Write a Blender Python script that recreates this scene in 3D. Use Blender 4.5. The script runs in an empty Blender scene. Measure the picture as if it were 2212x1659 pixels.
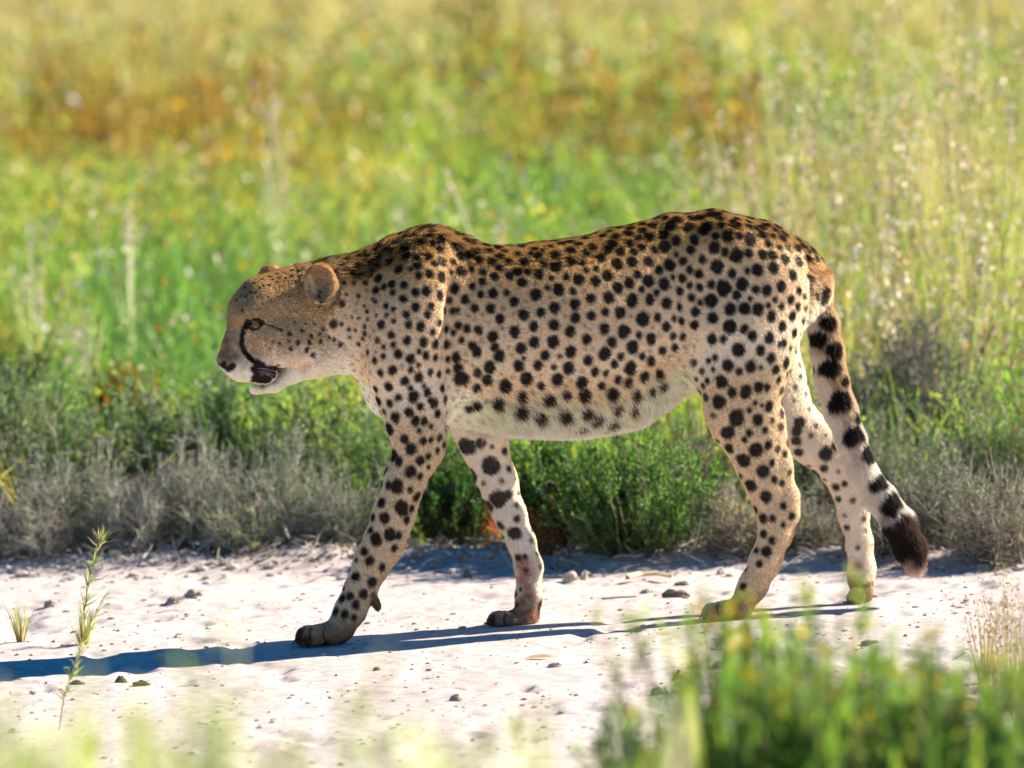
import bpy, math, random
import numpy as np
from mathutils import Vector, Matrix, Euler
from mathutils.bvhtree import BVHTree

rng = np.random.default_rng(11)
random.seed(11)
S = bpy.context.scene
COL = S.collection

# ------------------------------------------------------------------ camera
CAM_H, CAM_D, LENS, SENS = 1.85, 16.0, 296.0, 36.0
TILT, ROLL = math.radians(4.8), math.radians(-2.0)
cd = bpy.data.cameras.new("camera")
cd.lens, cd.sensor_width = LENS, SENS
cd.clip_start, cd.clip_end = 0.5, 2000.0
cd.dof.use_dof = True
cd.dof.focus_distance = 16.05
cd.dof.aperture_fstop = 4.2
cd.dof.aperture_blades = 9
cam = bpy.data.objects.new("camera", cd)
COL.objects.link(cam)
CM = (Matrix.Translation((0, -CAM_D, CAM_H)) @ Matrix.Rotation(math.radians(90) - TILT, 4, 'X')
      @ Matrix.Rotation(ROLL, 4, 'Z'))
cam.matrix_world = CM
S.camera = cam
S.render.resolution_x, S.render.resolution_y = 1024, 768

# ------------------------------------------------------------------ world and sun
SUN_EL, SUN_AZ = math.radians(32), math.radians(22)      # azimuth: from +x (picture right) towards +y (away from the camera)
SUN_DIR = np.array([math.cos(SUN_EL) * math.cos(SUN_AZ), math.cos(SUN_EL) * math.sin(SUN_AZ), math.sin(SUN_EL)])
W = bpy.data.worlds.new("World")
S.world = W
W.use_nodes = True
nt = W.node_tree
nt.nodes.clear()
sky = nt.nodes.new('ShaderNodeTexSky')
sky.sky_type = 'NISHITA'
sky.sun_disc = False
sky.sun_elevation = SUN_EL
sky.sun_rotation = math.radians(90) - SUN_AZ
sky.altitude = 1100
sky.air_density, sky.dust_density, sky.ozone_density = 1.0, 0.3, 3.0
bg = nt.nodes.new('ShaderNodeBackground')
bg.inputs['Strength'].default_value = 0.05
wo = nt.nodes.new('ShaderNodeOutputWorld')
hs = nt.nodes.new('ShaderNodeHueSaturation')
hs.inputs['Saturation'].default_value = 1.7
nt.links.new(sky.outputs[0], hs.inputs['Color'])
nt.links.new(hs.outputs[0], bg.inputs[0])
nt.links.new(bg.outputs[0], wo.inputs[0])
sl = bpy.data.lights.new("sun", 'SUN')
sl.energy, sl.angle, sl.color = 5.0, math.radians(0.53), (1.0, 0.91, 0.78)
so = bpy.data.objects.new("sun", sl)
COL.objects.link(so)
so.location = (6, 6, 9)
so.rotation_euler = Vector((-SUN_DIR[0], -SUN_DIR[1], -SUN_DIR[2])).to_track_quat('-Z', 'Y').to_euler()
vs = S.view_settings
S.display_settings.display_device = 'sRGB'
vs.view_transform, vs.look, vs.exposure, vs.gamma = 'Standard', 'None', 1.42, 1.0
vs.use_curve_mapping = False
S.cycles.use_denoising = True
S.cycles.max_bounces, S.cycles.diffuse_bounces = 8, 4
S.cycles.transparent_max_bounces, S.cycles.transmission_bounces = 8, 6
S.cycles.sample_clamp_indirect = 6.0
S.cycles_curves.shape = 'RIBBONS'
S.cycles_curves.subdivisions = 2

# ------------------------------------------------------------------ reading the photograph's picture plane
IW, IH = 2212.0, 1659.0
PPM = 1130.0                                                # picture units to the metre at the animal
CO = np.array(CM.translation)
CR = np.array(CM.to_3x3())

def ray(u, v):
    d = CR @ np.array([(u - IW / 2) / IW * SENS / LENS, -(v - IH / 2) / IW * SENS / LENS, -1.0])
    return d / np.linalg.norm(d)

def ground(u, v, z=0.0):
    d = ray(u, v)
    return CO + d * ((z - CO[2]) / d[2])

def project(P):
    q = (P - CO) @ CR
    return (IW / 2 + q[..., 0] / -q[..., 2] * LENS / SENS * IW, IH / 2 - q[..., 1] / -q[..., 2] * LENS / SENS * IW)

class Frame:
    def __init__(s, O, yaw):
        s.O = np.array(O, float)
        s.R = np.array([[math.cos(yaw), math.sin(yaw), 0], [-math.sin(yaw), math.cos(yaw), 0], [0, 0, 1.0]])  # rows: rear, far side, up
    def loc(s, P):
        return (P - s.O) @ s.R.T
    def wld(s, Q):
        return np.asarray(Q) @ s.R + s.O
    def at(s, u, v, l=0.0):                                 # picture point on the plane at lateral offset l, in frame coordinates
        d = s.R @ ray(u, v)
        o = s.R @ (CO - s.O)
        return o + d * ((l - o[1]) / d[1])

# ------------------------------------------------------------------ helpers: objects, meshes, materials
def tag(o, label=None, cat=None, group=None, kind=None):
    if label: o["label"] = label
    if cat: o["category"] = cat
    if group: o["group"] = group
    if kind: o["kind"] = kind
    return o

def empty(name, loc, label=None, cat=None, group=None):
    o = bpy.data.objects.new(name, None)
    o.empty_display_size = 0.1
    COL.objects.link(o)
    o.location = loc
    return tag(o, label, cat, group)

def mesh_np(name, V, F, col=None, mat=None, parent=None, smooth=False, origin=(0, 0, 0), kind=None):
    """V (n,3) world positions, F list of (m,3)/(m,4) index arrays, col (n,3)."""
    me = bpy.data.meshes.new(name)
    V = np.asarray(V, np.float32) - np.asarray(origin, np.float32)
    if not isinstance(F, list):
        F = [F]
    F = [np.asarray(f, np.int32) for f in F if len(f)]
    me.vertices.add(len(V))
    me.vertices.foreach_set("co", V.ravel())
    tot = np.concatenate([np.full(len(f), f.shape[1], np.int32) for f in F])
    idx = np.concatenate([f.ravel() for f in F])
    me.loops.add(len(idx))
    me.loops.foreach_set("vertex_index", idx)
    me.polygons.add(len(tot))
    st = np.zeros(len(tot), np.int32)
    st[1:] = np.cumsum(tot)[:-1]
    me.polygons.foreach_set("loop_start", st)
    me.polygons.foreach_set("use_smooth", np.full(len(tot), smooth))
    me.update(calc_edges=True)
    me.validate()
    if col is not None:
        a = me.color_attributes.new("Col", 'FLOAT_COLOR', 'POINT')
        c = np.ones((len(V), 4), np.float32)
        c[:, :3] = col
        a.data.foreach_set("color", c.ravel())
    o = bpy.data.objects.new(name, me)
    COL.objects.link(o)
    o.location = origin
    if mat: me.materials.append(mat)
    if parent is not None:
        o.parent = parent
        o.location = Vector(origin) - parent.location
    if kind: o["kind"] = kind
    return o

def mat_new(name):
    m = bpy.data.materials.new(name)
    m.use_nodes = True
    t = m.node_tree
    t.nodes.clear()
    return m, t, t.nodes.new, t.links.new

def mat_leaf(name, trans=0.4, rough=0.6, gloss=0.06, vary=0.25):
    """colour attribute, thin leaf: diffuse + light through it + a little sheen"""
    m, t, N, L = mat_new(name)
    a = N('ShaderNodeAttribute'); a.attribute_name = "Col"
    ge = N('ShaderNodeNewGeometry')
    mr = N('ShaderNodeMapRange'); mr.inputs[3].default_value = 1 - vary; mr.inputs[4].default_value = 1 + vary
    L(ge.outputs['Random Per Island'], mr.inputs[0])
    hs = N('ShaderNodeHueSaturation'); L(a.outputs['Color'], hs.inputs['Color']); L(mr.outputs[0], hs.inputs['Value'])
    d = N('ShaderNodeBsdfDiffuse'); tr = N('ShaderNodeBsdfTranslucent'); g = N('ShaderNodeBsdfGlossy')
    g.inputs['Roughness'].default_value = rough * 0.7
    L(hs.outputs[0], d.inputs[0])
    h2 = N('ShaderNodeHueSaturation'); h2.inputs['Saturation'].default_value = 1.15; h2.inputs['Value'].default_value = 1.35
    L(hs.outputs[0], h2.inputs['Color']); L(h2.outputs[0], tr.inputs[0])
    x = N('ShaderNodeMixShader'); x.inputs[0].default_value = trans
    L(d.outputs[0], x.inputs[1]); L(tr.outputs[0], x.inputs[2])
    y = N('ShaderNodeMixShader'); y.inputs[0].default_value = gloss
    L(x.outputs[0], y.inputs[1]); L(g.outputs[0], y.inputs[2])
    o = N('ShaderNodeOutputMaterial'); L(y.outputs[0], o.inputs[0])
    return m

def mat_plain(name, col, rough=0.8, attr=False, noise=0.25, scale=60, bump=0.3, spec=0.3):
    m, t, N, L = mat_new(name)
    p = N('ShaderNodeBsdfPrincipled'); p.inputs['Roughness'].default_value = rough
    p.inputs['Specular IOR Level'].default_value = spec
    tc = N('ShaderNodeTexCoord'); n = N('ShaderNodeTexNoise'); n.inputs['Scale'].default_value = scale
    n.inputs['Detail'].default_value = 6
    L(tc.outputs['Object'], n.inputs[0])
    mr = N('ShaderNodeMapRange'); mr.inputs[3].default_value = 1 - noise; mr.inputs[4].default_value = 1 + noise
    L(n.outputs[0], mr.inputs[0])
    hs = N('ShaderNodeHueSaturation'); L(mr.outputs[0], hs.inputs['Value'])
    if attr:
        a = N('ShaderNodeAttribute'); a.attribute_name = "Col"; L(a.outputs[0], hs.inputs['Color'])
    else:
        hs.inputs['Color'].default_value = (*col, 1)
    L(hs.outputs[0], p.inputs['Base Color'])
    b = N('ShaderNodeBump'); b.inputs['Strength'].default_value = bump; b.inputs['Distance'].default_value = 0.01
    L(n.outputs[0], b.inputs['Height']); L(b.outputs[0], p.inputs['Normal'])
    o = N('ShaderNodeOutputMaterial'); L(p.outputs[0], o.inputs[0])
    return m

def hash2(ix, iy, seed):
    h = (ix.astype(np.int64) * 374761393 + iy.astype(np.int64) * 668265263 + seed * 1442695041) & 0xFFFFFFFF
    h = ((h ^ (h >> 13)) * 1274126177) & 0xFFFFFFFF
    return ((h ^ (h >> 16)) & 0xFFFF) / 65535.0

def vnoise(x, y, seed=0):
    ix, iy = np.floor(x), np.floor(y)
    fx, fy = x - ix, y - iy
    fx = fx * fx * (3 - 2 * fx); fy = fy * fy * (3 - 2 * fy)
    ix = ix.astype(np.int64); iy = iy.astype(np.int64)
    a, b = hash2(ix, iy, seed), hash2(ix + 1, iy, seed)
    c, d = hash2(ix, iy + 1, seed), hash2(ix + 1, iy + 1, seed)
    return (a + (b - a) * fx) * (1 - fy) + (c + (d - c) * fx) * fy

def fbm(x, y, seed=0, octs=4):
    r, a, s = 0, 0.5, 1.0
    for i in range(octs):
        r = r + a * vnoise(x * s, y * s, seed + i * 17)
        a *= 0.5; s *= 2.03
    return r / (1 - 0.5 ** octs)
# ================================================================== ground, track
def mat_soil(name, c0, c1, c2, scale, bump, rough=0.95):
    m, t, N, L = mat_new(name)
    p = N('ShaderNodeBsdfPrincipled'); p.inputs['Roughness'].default_value = rough; p.inputs['Specular IOR Level'].default_value = 0.15
    tc = N('ShaderNodeTexCoord')
    n1 = N('ShaderNodeTexNoise'); n1.inputs['Scale'].default_value = scale; n1.inputs['Detail'].default_value = 9; n1.inputs['Roughness'].default_value = .62
    n2 = N('ShaderNodeTexNoise'); n2.inputs['Scale'].default_value = scale * 14; n2.inputs['Detail'].default_value = 5
    v = N('ShaderNodeTexVoronoi'); v.inputs['Scale'].default_value = scale * 9
    for n in (n1, n2, v): L(tc.outputs['Object'], n.inputs['Vector'])
    r = N('ShaderNodeValToRGB'); e = r.color_ramp.elements
    e[0].position, e[0].color = .30, (*c0, 1); e[1].position, e[1].color = .58, (*c1, 1)
    k = r.color_ramp.elements.new(.75); k.color = (*c2, 1)
    L(n1.outputs[0], r.inputs[0])
    mx = N('ShaderNodeMixRGB'); mx.blend_type = 'MULTIPLY'; mx.inputs[0].default_value = .35
    r2 = N('ShaderNodeValToRGB'); r2.color_ramp.elements[0].position = .35; r2.color_ramp.elements[0].color = (.45, .42, .40, 1); r2.color_ramp.elements[1].position = .55
    L(n2.outputs[0], r2.inputs[0]); L(r.outputs[0], mx.inputs[1]); L(r2.outputs[0], mx.inputs[2])
    L(mx.outputs[0], p.inputs['Base Color'])
    ad = N('ShaderNodeMath'); ad.operation = 'MULTIPLY_ADD'; ad.inputs[1].default_value = .5
    L(n2.outputs[0], ad.inputs[0]); L(v.outputs['Distance'], ad.inputs[2])
    b = N('ShaderNodeBump'); b.inputs['Strength'].default_value = bump; b.inputs['Distance'].default_value = .004
    L(ad.outputs[0], b.inputs['Height']); L(b.outputs[0], p.inputs['Normal'])
    o = N('ShaderNodeOutputMaterial'); L(p.outputs[0], o.inputs[0])
    return m
M_TRACK = mat_soil("pale_dust", (.48, .40, .37), (.59, .505, .47), (.65, .57, .535), 3.0, .5)
M_EARTH = mat_soil("meadow_soil", (.14, .13, .06), (.20, .18, .09), (.26, .23, .13), 1.5, .6)

EL, ER = ground(0, 1236), ground(2212, 1226)                  # far edge of the track
def edge_y(x):
    x = np.asarray(x, float)
    return EL[1] + (ER[1] - EL[1]) * (x - EL[0]) / (ER[0] - EL[0]) + .10 * (fbm(x * 2.2 + 3, x * 0 + 1, 3, 3) - .5)

def track_z(x, y):
    z = -.0025 + .005 * (fbm(x * 1.3, y * 1.3, 21, 2) - .5) + .0035 * (fbm(x * 6, y * 5, 22, 3) - .5) + .0042 * (fbm(x * 26, y * 20, 23, 2) - .5)
    pit = np.clip(fbm(x * 11 + 5, y * 8, 25, 3) - .60, 0, 1) * .05
    z = z - pit
    q = y - edge_y(x)                                          # soil heaped along the edge
    lump = fbm(x * 5, y * 5, 26, 3)
    z = z + np.exp(-((q - .16) / .13) ** 2) * (.028 + .035 * np.clip(lump - .35, 0, 1)) * np.clip(.5 + q * 8 + lump, 0, 1)
    z = np.where(q > .30, np.maximum(z - (q - .30) * .6, -.06), z)
    for gx, gy in FEET:                                        # trodden level under the paws
        w = np.exp(-(((x - gx) / .07) ** 2 + ((y - gy) / .08) ** 2))
        z = z * (1 - w) - .0005 * w
    return z
FEET = [ground(u, v)[:2] for u, v in ((705, 1390), (735, 1388), (1115, 1360), (1140, 1358), (1560, 1337), (1600, 1333))]

gx = np.concatenate([[-300, -80, -20, -8], np.linspace(-5, 5, 21), [8, 20, 80, 300]])
gy = np.concatenate([[-60, -20], np.linspace(-17, 40, 58), [60, 100, 200, 600]])
X, Y = np.meshgrid(gx, gy)
Z = -.03 + .02 * (fbm(X * .7, Y * .7, 31, 2) - .5) * (np.abs(X) < 30)
n = X.shape
ix = np.arange(n[0] * n[1]).reshape(n)
Q = np.stack([ix[:-1, :-1], ix[:-1, 1:], ix[1:, 1:], ix[1:, :-1]], -1).reshape(-1, 4)
mesh_np("ground", np.stack([X, Y, Z], -1).reshape(-1, 3), Q, None, M_EARTH, None, True, kind="structure")

gx = np.concatenate([np.linspace(-6, -2.0, 60)[:-1], np.linspace(-2.0, 2.0, 520), np.linspace(2.0, 6, 60)[1:]])
gy = np.linspace(-3.6, 2.2, 470)
X, Y = np.meshgrid(gx, gy)
Z = track_z(X, Y)
Z = np.where(Y < -3.4, -.06, Z)
n = X.shape
ix = np.arange(n[0] * n[1]).reshape(n)
Q = np.stack([ix[:-1, :-1], ix[:-1, 1:], ix[1:, 1:], ix[1:, :-1]], -1).reshape(-1, 4)
mesh_np("dirt_track", np.stack([X, Y, Z], -1).reshape(-1, 3), Q, None, M_TRACK, None, True, kind="structure")

# crumbs of soil and small stones, uncountable
ICO_V = np.array([(0, 0, 1), (.894, 0, .447), (.276, .851, .447), (-.724, .526, .447), (-.724, -.526, .447), (.276, -.851, .447),
                  (.724, .526, -.447), (-.276, .851, -.447), (-.894, 0, -.447), (-.276, -.851, -.447), (.724, -.526, -.447), (0, 0, -1)])
ICO_F = np.array([(0, 1, 2), (0, 2, 3), (0, 3, 4), (0, 4, 5), (0, 5, 1), (1, 6, 2), (2, 7, 3), (3, 8, 4), (4, 9, 5), (5, 10, 1),
                  (6, 7, 2), (7, 8, 3), (8, 9, 4), (9, 10, 5), (10, 6, 1), (11, 7, 6), (11, 8, 7), (11, 9, 8), (11, 10, 9), (11, 6, 10)])
def lumps(P, r, flat=.55):
    n = len(P)
    V = ICO_V[None] * (1 + rng.normal(0, .22, (n, 12, 1)))
    a = rng.random(n) * 6.283
    ca, sa = np.cos(a)[:, None], np.sin(a)[:, None]
    V = np.stack([V[..., 0] * ca - V[..., 1] * sa, V[..., 0] * sa + V[..., 1] * ca, V[..., 2] * flat], -1)
    V[..., 0] *= (1 + .5 * rng.random((n, 1)))
    V = V * np.asarray(r)[:, None, None] + P[:, None]
    Fq = (ICO_F[None] + 12 * np.arange(n)[:, None, None]).reshape(-1, 3)
    return V.reshape(-1, 3), Fq
n = 16000
x = rng.uniform(-2.4, 2.4, n); y = rng.uniform(-3.3, 1.75, n)
cl = fbm(x * 2.5, y * 2.5, 41, 3)
keep = cl > rng.uniform(.25, .7, n)
x, y = x[keep], y[keep]
r = .0010 + .0045 * rng.random(len(x)) ** 4
ne = 1500                                                      # more of them in the loose heap along the edge
xe = rng.uniform(-2.6, 2.6, ne); ye = edge_y(xe) + rng.normal(.10, .12, ne)
x = np.concatenate([x, xe]); y = np.concatenate([y, ye]); r = np.concatenate([r, .003 + .012 * rng.random(ne) ** 2.5])
P = np.stack([x, y, track_z(x, y) + r * .25], -1)
V, Fq = lumps(P, r)
cc = np.array((.56, .50, .45))[None] * (.5 + .55 * rng.random((len(P), 1))) * (1 - np.array((0, .04, .09))[None] * rng.random((len(P), 1)))
M_CRUMB = mat_plain("soil_crumb", (.5, .45, .4), .95, attr=True, noise=.3, scale=90, bump=.4, spec=.1)
mesh_np("gravel", V, Fq, np.repeat(cc, 12, 0), M_CRUMB, None, False, kind="stuff")

def clod(u, v, wpx, hpx, col, label, name="dirt_clod", cat="clod"):
    p = ground(u, v)
    r = wpx / PPM / 2
    k = 3
    V0 = ICO_V.copy(); F0 = ICO_F
    for _ in range(2):                                          # finer lump
        mids, Vn, Fn = {}, list(map(tuple, V0)), []
        def mid(a, b):
            key = (min(a, b), max(a, b))
            if key not in mids:
                m = (np.array(Vn[a]) + np.array(Vn[b])) / 2
                Vn.append(tuple(m / np.linalg.norm(m))); mids[key] = len(Vn) - 1
            return mids[key]
        for a, b, c in F0:
            d, e, f = mid(a, b), mid(b, c), mid(c, a)
            Fn += [(a, d, f), (d, b, e), (f, e, c), (d, e, f)]
        V0, F0 = np.array(Vn), np.array(Fn)
    s = rng.random(3) * 50
    q = 1 + .75 * (fbm(V0[:, 0] * 2.2 + s[0], V0[:, 1] * 2.2 + V0[:, 2] * 2.7 + s[1], 51, 4) - .5)
    V0 = V0 * q[:, None]
    V0 = V0 * np.array([r, r * .7, hpx / PPM])
    V0[:, 2] = np.maximum(V0[:, 2], -.25 * hpx / PPM)
    p[2] = track_z(p[0], p[1])
    o = mesh_np(name, V0 + p, F0, np.array(col)[None] * (.8 + .4 * rng.random((len(V0), 1))), M_CRUMB, None, False, tuple(p))
    tag(o, label, cat)
    return o
CL = (.36, .31, .27); CD = (.10, .08, .065); CP = (.50, .44, .39)
clod(347, 1424, 34, 18, CP, "rounded grey clod standing in the cheetah's long shadow")
clod(108, 1306, 30, 14, CL, "dark grey clod between the small tuft and the slender green plant")
clod(420, 1284, 46, 16, CL, "wide low clod on the track below the grey shrubs, left of the near foreleg")
clod(372, 1300, 32, 14, CL, "smaller clod just left of the wide low clod by the dead twig")
clod(1460, 1287, 62, 16, (.16, .13, .11), "large dark flat lump on the track between the forelegs and hind legs", "dung_lump", "dung")
clod(1473, 1262, 34, 10, (.2, .16, .13), "small dark lump beside the bleached stick", "dung_lump", "dung")
clod(1395, 1277, 24, 8, CL, "tiny grey clod left of the large dark flat lump")
clod(985, 1512, 28, 14, CL, "pyramid shaped grey clod on the open track below the far foreleg")
clod(813, 1447, 15, 7, CD, "black pebble below the near front paw", "pebble", "pebble")
clod(262, 1470, 26, 14, CD, "black clod of two humps under the end of the long shadow")
clod(1880, 1289, 40, 9, (.14, .12, .1), "thin dark lump on the track right of the raised hind paw", "dung_lump", "dung")
clod(1500, 1435, 40, 16, CL, "crumbling clod with a twig, left of the foreground shrub")
clod(1560, 1440, 44, 14, CL, "long crumbly clod nearest to the foreground shrub")
clod(1200, 1440, 30, 11, CP, "pale clod next to the dry leaf on the track")
clod(1428, 1495, 46, 18, CP, "broad pale clod among crumbs below the shadow")
clod(640, 1413, 14, 8, CL, "small clod on the lower edge of the shadow near the front paw")
clod(1010, 1245, 20, 20, (.20, .17, .14), "upright stubby clod at the track edge between the forelegs")
clod(1878, 1384, 42, 10, (.16, .14, .12), "dark flat lump behind the tips of the foreground shrub", "dung_lump", "dung")
clod(305, 1476, 36, 12, CD, "dark bark like lump right of the leaning dry stalk", "dung_lump", "dung")
clod(165, 1473, 34, 10, (.07, .06, .05), "dark scrap of dung left of the leaning dry stalk", "dung_lump", "dung")

# ================================================================== plants: generators
def unit(v):
    return v / (np.linalg.norm(v, axis=-1, keepdims=True) + 1e-9)

class Acc:
    def __init__(s): s.V, s.F3, s.F4, s.C, s.n = [], [], [], [], 0
    def add(s, V, F, C):
        (s.F3 if F.shape[1] == 3 else s.F4).append(F + s.n)
        s.V.append(V); s.C.append(C); s.n += len(V)
    def build(s, name, mat, parent=None, origin=(0, 0, 0), kind=None):
        Fl = [np.concatenate(f) for f in (s.F3, s.F4) if f]
        return mesh_np(name, np.concatenate(s.V), Fl, np.concatenate(s.C), mat, parent, False, origin, kind)

def stems(P, az, lean, L, bend, nseg):
    """curved centre lines (n, nseg+1, 3)"""
    pts = [P]
    h = np.stack([np.cos(az), np.sin(az)], -1)
    for i in range(nseg):
        a = lean + bend * (i + .5) / nseg
        st = np.stack([np.sin(a) * h[:, 0], np.sin(a) * h[:, 1], np.cos(a)], -1) * (L / nseg)[:, None]
        pts.append(pts[-1] + st)
    return np.stack(pts, 1)

def ribbons(pts, w, c0, c1, tip=.1, twist=None):
    n, m, _ = pts.shape
    d = unit(np.gradient(pts, axis=1))
    rnd = rng.normal(0, 1, (n, 1, 3)); rnd[..., 2] *= .3
    s = unit(np.cross(d, np.broadcast_to(rnd, d.shape)))
    t = np.linspace(0, 1, m)[None, :, None]
    ww = np.asarray(w)[:, None, None] * (1 - (1 - tip) * t ** 1.6)
    A, B = pts + s * ww / 2, pts - s * ww / 2
    V = np.stack([A, B], 2).reshape(-1, 3)
    c = c0[:, None] * (1 - t) + c1[:, None] * t
    C = np.repeat(c[:, :, None], 2, 2).reshape(-1, 3)
    b = (np.arange(n) * m * 2)[:, None] + np.arange(m - 1)[None] * 2
    Fq = np.stack([b, b + 1, b + 3, b + 2], -1).reshape(-1, 4)
    return V, Fq, C

def prisms(pts, r, c0, c1, tip=.35):
    """three-sided twigs"""
    n, m, _ = pts.shape
    d = unit(np.gradient(pts, axis=1))
    s = unit(np.cross(d, np.array([.3, .2, .93])[None, None])); w = np.cross(d, s)
    t = np.linspace(0, 1, m)[None, :, None]
    rr = np.asarray(r)[:, None, None] * (1 - (1 - tip) * t)
    V = np.stack([pts + rr * (s * math.cos(a) + w * math.sin(a)) for a in (0, 2.094, 4.189)], 2).reshape(-1, 3)
    C = np.repeat((c0[:, None] * (1 - t) + c1[:, None] * t)[:, :, None], 3, 2).reshape(-1, 3)
    b = (np.arange(n) * m * 3)[:, None] + np.arange(m - 1)[None] * 3
    Fq = np.concatenate([np.stack([b + i, b + (i + 1) % 3, b + 3 + (i + 1) % 3, b + 3 + i], -1).reshape(-1, 4) for i in range(3)])
    return V, Fq, C

def leaves(P, D, L, w, c):
    n = len(P)
    D = unit(D)
    s = unit(np.cross(D, rng.normal(0, 1, (n, 3))))
    u = np.cross(D, s)
    L, w = np.asarray(L)[:, None], np.asarray(w)[:, None]
    V = np.stack([P, P + D * L * .45 + s * w / 2 + u * L * .06, P + D * L, P + D * L * .45 - s * w / 2 + u * L * .06], 1).reshape(-1, 3)
    Fq = (np.arange(n) * 4)[:, None] + np.arange(4)[None]
    return V, Fq, np.repeat(c, 4, 0)

def along(pts, k, t0=.2, t1=1.0):
    """k random points on each line: position, direction, parameter"""
    n, m, _ = pts.shape
    i = np.repeat(np.arange(n), k)
    t = rng.uniform(t0, t1, n * k)
    f = t * (m - 1); j = np.minimum(f.astype(int), m - 2); f = (f - j)[:, None]
    a, b = pts[i, j], pts[i, j + 1]
    return a + (b - a) * f, unit(b - a), t, i

def pick(pal, n, jit=.15):
    pal = np.array(pal)
    c = pal[rng.integers(0, len(pal), n)]
    return c * (1 + rng.normal(0, jit, (n, 1))).clip(.4, 1.7)

M_LEAF = mat_leaf("leaf", .55, .6, .03)
M_GRASS = mat_leaf("grass_blade", .6, .6, .03)
M_DRY = mat_leaf("dry_stalk", .18, .7, .04)
M_TWIG = mat_plain("grey_twig", (.3, .27, .24), .85, attr=True, noise=.25, scale=120, bump=.2, spec=.2)

GREEN = [(.115, .22, .055), (.145, .26, .065), (.095, .19, .05), (.18, .28, .08)]
DEEP = [(.055, .125, .03), (.07, .15, .035), (.09, .17, .035), (.045, .10, .028)]
SAGE = [(.15, .20, .09), (.20, .25, .12), (.12, .18, .065), (.26, .28, .17)]
LIME = [(.27, .34, .075), (.22, .32, .075), (.32, .35, .09), (.20, .31, .07)]
STRAW = [(.42, .33, .17), (.36, .27, .13), (.48, .40, .24)]
GREY = [(.36, .32, .27), (.46, .42, .36), (.26, .22, .18), (.58, .53, .46)]
RUST = [(.32, .13, .04), (.26, .12, .05), (.36, .19, .05), (.22, .10, .04)]
GOLD = [(.50, .33, .03), (.42, .30, .03), (.50, .24, .03)]

def basep(u, v):
    p = ground(u, v)
    return p, PPM * 16.1 / np.linalg.norm(p - CO)              # point and picture units per metre there

def shrub(u, v, wpx, hpx, name, label, leafpal, twigpal, nst=90, leaf=26, lsize=.012, lw=.0032, group=None, cat="shrub", spread=.75, dry=0.0, branch=6, top=None, thick=.0016, depth=.9, up=.35):
    """many thin stems from one root, side branches, small leaves along both"""
    p, k = basep(u, v)
    R, Ht = wpx / k / 2, hpx / k
    root = empty(name, tuple(p), label, cat, group)
    n = nst
    wild = 1.0 if dry else .75
    az = rng.random(n) * 6.283
    rr = np.sqrt(rng.random(n))
    base = p + np.stack([np.cos(az) * rr * R * .28, np.sin(az) * rr * R * .28 * depth, np.full(n, -.012)], -1)
    az = az + rng.normal(0, .5, n)
    reach = rr * R * spread
    L = np.sqrt(reach ** 2 + (Ht * (1 - .35 * rr ** 2)) ** 2) * np.where(rng.random(n) < .5 * wild, rng.uniform(.3, .8, n), rng.uniform(.65, 1.12, n))
    lean = np.abs(np.arctan2(reach, Ht * (1 - .35 * rr ** 2)) + .25 * rr + rng.normal(0, .22 * wild, n))
    pts = stems(base, az, lean, L, -up * rr + rng.normal(0, .15, n), 5)
    pts += np.cumsum(rng.normal(0, .006, pts.shape), 1)
    A = Acc()
    A.add(*prisms(pts, thick * (.7 + .9 * rng.random(n)), pick(twigpal, n), pick(twigpal, n)))
    q, d, t, i = along(pts, branch, .25, .95)
    m = len(q)
    dd = unit(d + rng.normal(0, .55 + .35 * wild * (dry > 0), (m, 3)) + np.array([0, 0, .25]))
    bl = (L[i] * (.16 + .22 * rng.random(m)) * (1.15 - t * .6))
    bp = np.stack([q, q + dd * bl[:, None] * .5, q + unit(dd + np.array([0, 0, .25])) * bl[:, None]], 1)
    A.add(*prisms(bp, thick * .55 * (.7 + .6 * rng.random(m)), pick(twigpal, m), pick(twigpal, m)))
    if dry > 0:
        q, d, t, i = along(bp, 3, .2, .95)
        e = len(q); dd = unit(d + rng.normal(0, .6, (e, 3)))
        tl = rng.uniform(.02, .055, e)[:, None]
        A.add(*prisms(np.stack([q, q + dd * tl], 1), np.full(e, thick * .4), pick(twigpal, e), pick(twigpal, e)))
    A.build("twigs", M_TWIG, root, tuple(p), "stuff")
    if leaf:
        B = Acc()
        q, d, t, i = along(bp, max(1, leaf), .05, 1.05)
        n2 = len(q)
        q2, d2, t2, i2 = along(pts, leaf, .35, 1.0)
        q, d = np.concatenate([q, q2]), np.concatenate([d, d2])
        D = unit(d * 1.1 + rng.normal(0, .55, q.shape))
        c = pick(leafpal, len(q), .2)
        if top:                                                # tips of another colour (young growth, flowers, dead ends)
            hh = (q[:, 2] - p[2]) / Ht
            w = rng.random(len(q)) < np.clip((hh - top[1]) * top[2], 0, top[3] if len(top) > 3 else .9)
            c[w] = pick(top[0], int(w.sum()), .15)
        B.add(*leaves(q, D, lsize * (.6 + .8 * rng.random(len(q))), lw * (.7 + .6 * rng.random(len(q))), c))
        B.build("leaves", M_LEAF, root, tuple(p), "stuff")
    return root

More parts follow.
